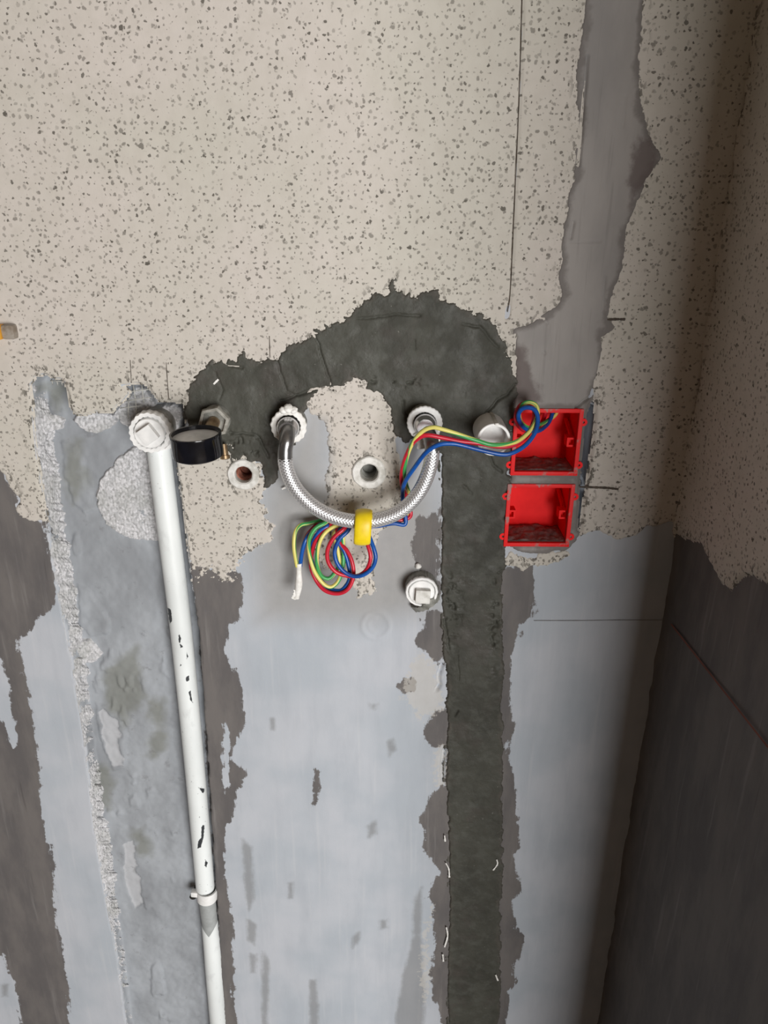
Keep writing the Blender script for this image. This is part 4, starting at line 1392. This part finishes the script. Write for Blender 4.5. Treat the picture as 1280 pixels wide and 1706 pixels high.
B_ = -0.012      # behind the hose
wire('blue_wire', [(917, 660, 0.034), (920, 674, 0.033), (920, 690, 0.029), (912, 707, 0.019), (897, 718, 0.002), (882, 717, -0.010), (870, 709, -0.016), (864, 696, -0.026), (867, 684, -0.030), (877, 679, -0.032), (890, 682, -0.034),
                   (896, 694, -0.037), (895, 711, -0.042), (888, 727, -0.047), (874, 743, -0.052), (855, 754, -0.058), (837, 757, -0.060), (806, 751, -0.061), (771, 742, -0.062), (752, 739, -0.063),
                   (731, 741, -0.063), (710, 754, -0.060), (690, 780, -0.050), (675, 803, -0.038), (671, 822, -0.026), (673, 845, -0.020), (676, 862, -0.022), (674, 874, -0.024), (656, 872, -0.026),
                   (632, 876, -0.026), (612, 880, -0.026), (618, 900, -0.032), (623, 914, -0.036), (626, 929, -0.038), (621, 945, -0.038), (607, 957, -0.038), (590, 960, -0.037), (573, 952, -0.036), (561, 936, -0.035), (558, 917, -0.034), (566, 898, -0.033),
                   (580, 884, -0.030), (584, 872, -0.024), (570, 876, -0.018), (562, 900, -0.018), (573, 917, -0.020), (580, 938, -0.022), (583, 960, -0.024), (578, 974, -0.026), (566, 984, -0.026), (545, 978, -0.022), (524, 948, -0.020), (518, 920, -0.022),
                   (523, 900, -0.026), (534, 884, -0.026), (546, 876, -0.024), (534, 874, -0.020), (516, 890, -0.026), (508, 903, -0.030), (503, 922, -0.030), (500, 944, -0.028)], M['bluewire'],
     'blue wire looping from the upper red box to a coil under the hose')
wire('red_wire', [(906, 660, 0.036), (909, 676, 0.035), (908, 692, 0.033), (900, 708, 0.024), (886, 717, 0.008), (872, 716, -0.010), (862, 705, -0.016), (860, 690, -0.020), (867, 676, -0.022), (878, 671, -0.024), (888, 677, -0.026), (891, 692, -0.030),
                  (886, 712, -0.034), (875, 729, -0.044), (857, 741, -0.052), (832, 744, -0.056), (795, 738, -0.059), (766, 735, -0.060), (737, 729, -0.060), (713, 725, -0.060), (699, 729, -0.058), (686, 741, -0.052),
                  (674, 768, -0.042), (669, 793, -0.030), (671, 812, -0.022), (678, 830, -0.016), (684, 850, -0.014), (682, 862, -0.016), (662, 868, -0.020), (636, 872, -0.020), (606, 884, -0.022), (612, 905, -0.030), (617, 922, -0.034), (617, 934, -0.035), (611, 949, -0.035), (597, 959, -0.034), (577, 959, -0.034),
                  (559, 952, -0.035), (547, 936, -0.036), (546, 916, -0.036), (556, 896, -0.035), (573, 881, -0.032), (580, 870, -0.024), (566, 872, -0.016), (560, 894, -0.016), (567, 906, -0.018), (578, 917, -0.022), (587, 937, -0.026), (589, 960, -0.028),
                  (580, 981, -0.030), (563, 989, -0.030), (542, 984, -0.028), (527, 967, -0.024), (518, 943, -0.022), (521, 917, -0.026), (528, 898, -0.028), (544, 882, -0.026), (552, 872, -0.018), (532, 872, -0.014), (512, 892, -0.020), (505, 915, -0.024), (499, 944, -0.026)], M['redwire'],
     'red wire looping from the upper red box to a coil under the hose')
wire('green_yellow_wire', [(928, 660, 0.038), (930, 676, 0.037), (926, 690, 0.034), (914, 700, 0.026), (897, 708, 0.004), (880, 712, -0.010), (868, 702, -0.016), (865, 688, -0.020), (871, 674, -0.024), (883, 670, -0.026), (894, 676, -0.028), (896, 690, -0.032),
                           (889, 709, -0.038), (877, 724, -0.046), (857, 737, -0.056), (822, 741, -0.064), (795, 734, -0.065), (760, 722, -0.065), (737, 715, -0.065), (721, 712, -0.064), (705, 718, -0.061), (690, 734, -0.055), (679, 758, -0.046), (674, 785, -0.036),
                           (677, 806, -0.024), (682, 822, -0.016), (686, 842, -0.012), (678, 856, -0.014), (652, 862, -0.016), (620, 870, -0.016), (585, 872, -0.016), (556, 878, -0.024), (540, 890, -0.030), (531, 909, -0.032), (528, 936, -0.032), (534, 957, -0.030), (546, 964, -0.028),
                           (556, 957, -0.026), (565, 940, -0.024), (562, 912, -0.020), (556, 890, -0.016), (570, 880, -0.014), (572, 912, -0.018), (572, 938, -0.022), (566, 964, -0.026), (556, 976, -0.030), (546, 977, -0.032), (534, 967, -0.032), (522, 947, -0.032), (515, 918, -0.032), (516, 897, -0.032),
                           (526, 880, -0.030), (542, 871, -0.026), (548, 864, -0.018), (532, 868, -0.014), (515, 872, -0.016), (501, 875, -0.020), (492, 887, -0.026), (490, 912, -0.030), (495, 944, -0.030)], M['gy'],
     'green and yellow striped wire looping from the upper red box into the coil', rad=0.0023, twist=9.0)

# ---- white tape round the wire ends
root = thing('wire_end_tape', P(494, 995, -0.028), 'white tape wrapped round the hanging wire ends', 'tape')
tp = spline([P(498, 938, -0.029), P(498, 955, -0.029), P(498, 972, -0.029), P(496, 988, -0.028), P(494, 996, -0.028)], 8)
v_, f_, u_ = tube(tp, lambda t: 0.0037 - 0.0006 * math.sin(t * 9), 16)
part('wrap', (v_, f_), M['tape'], root)
strip('loose_end', [P(495, 984, -0.030), P(492, 992, -0.030), P(489, 998, -0.029)], 0.0030, 0.0005, M['tape'], root, 0.8)

# ---- yellow tape loop round hose and wires
yc = P(605, 878, -0.0445)
A_, Bz = 0.0142, 0.0180
V_, F_ = [], []
NSEG, wy = 48, 0.0092
prof = [(-wy, -0.0022), (-wy, 0.0), (-wy * 0.8, 0.0012), (-wy * 0.4, 0.0019), (0, 0.0021), (wy * 0.4, 0.0019), (wy * 0.8, 0.0012), (wy, 0.0), (wy, -0.0022)]
for k in range(NSEG):
    th = 2 * math.pi * k / NSEG
    e_ = 0.80
    cy, cz_ = math.copysign(abs(math.cos(th)) ** e_, math.cos(th)), math.copysign(abs(math.sin(th)) ** e_, math.sin(th))
    for (x_, d_) in prof:
        V_.append(yc + Vector((x_ + 0.001 * cz_, (A_ + d_) * cy, (Bz + d_) * cz_)))
np_ = len(prof)
for k in range(NSEG):
    l = (k + 1) % NSEG
    for j in range(np_):
        j2 = (j + 1) % np_
        F_.append((k * np_ + j, k * np_ + j2, l * np_ + j2, l * np_ + j))
o = obj('tape_loop', [q - yc for q in V_], F_, M['yellow'], None, True, None, None, 60)
o.location = yc
tag(o, 'bright yellow tape loop binding the wires to the hose', 'tape')

# ---- orange block at the left edge
bc = P(6, 553, -0.008)
root = thing('orange_block', (bc.x, 0, bc.z), 'small orange plastic block with grey end on the cream wall at the left edge', 'block')
part('block', box(bc + Vector((-0.016, 0, 0)), (0.030, 0.016, 0.0150), None, 0.002), M['orange'], root)
part('grey_end', box(bc + Vector((0.0055, 0.002, 0)), (0.0135, 0.012, 0.0150), None, 0.003), M['greyend'], root)
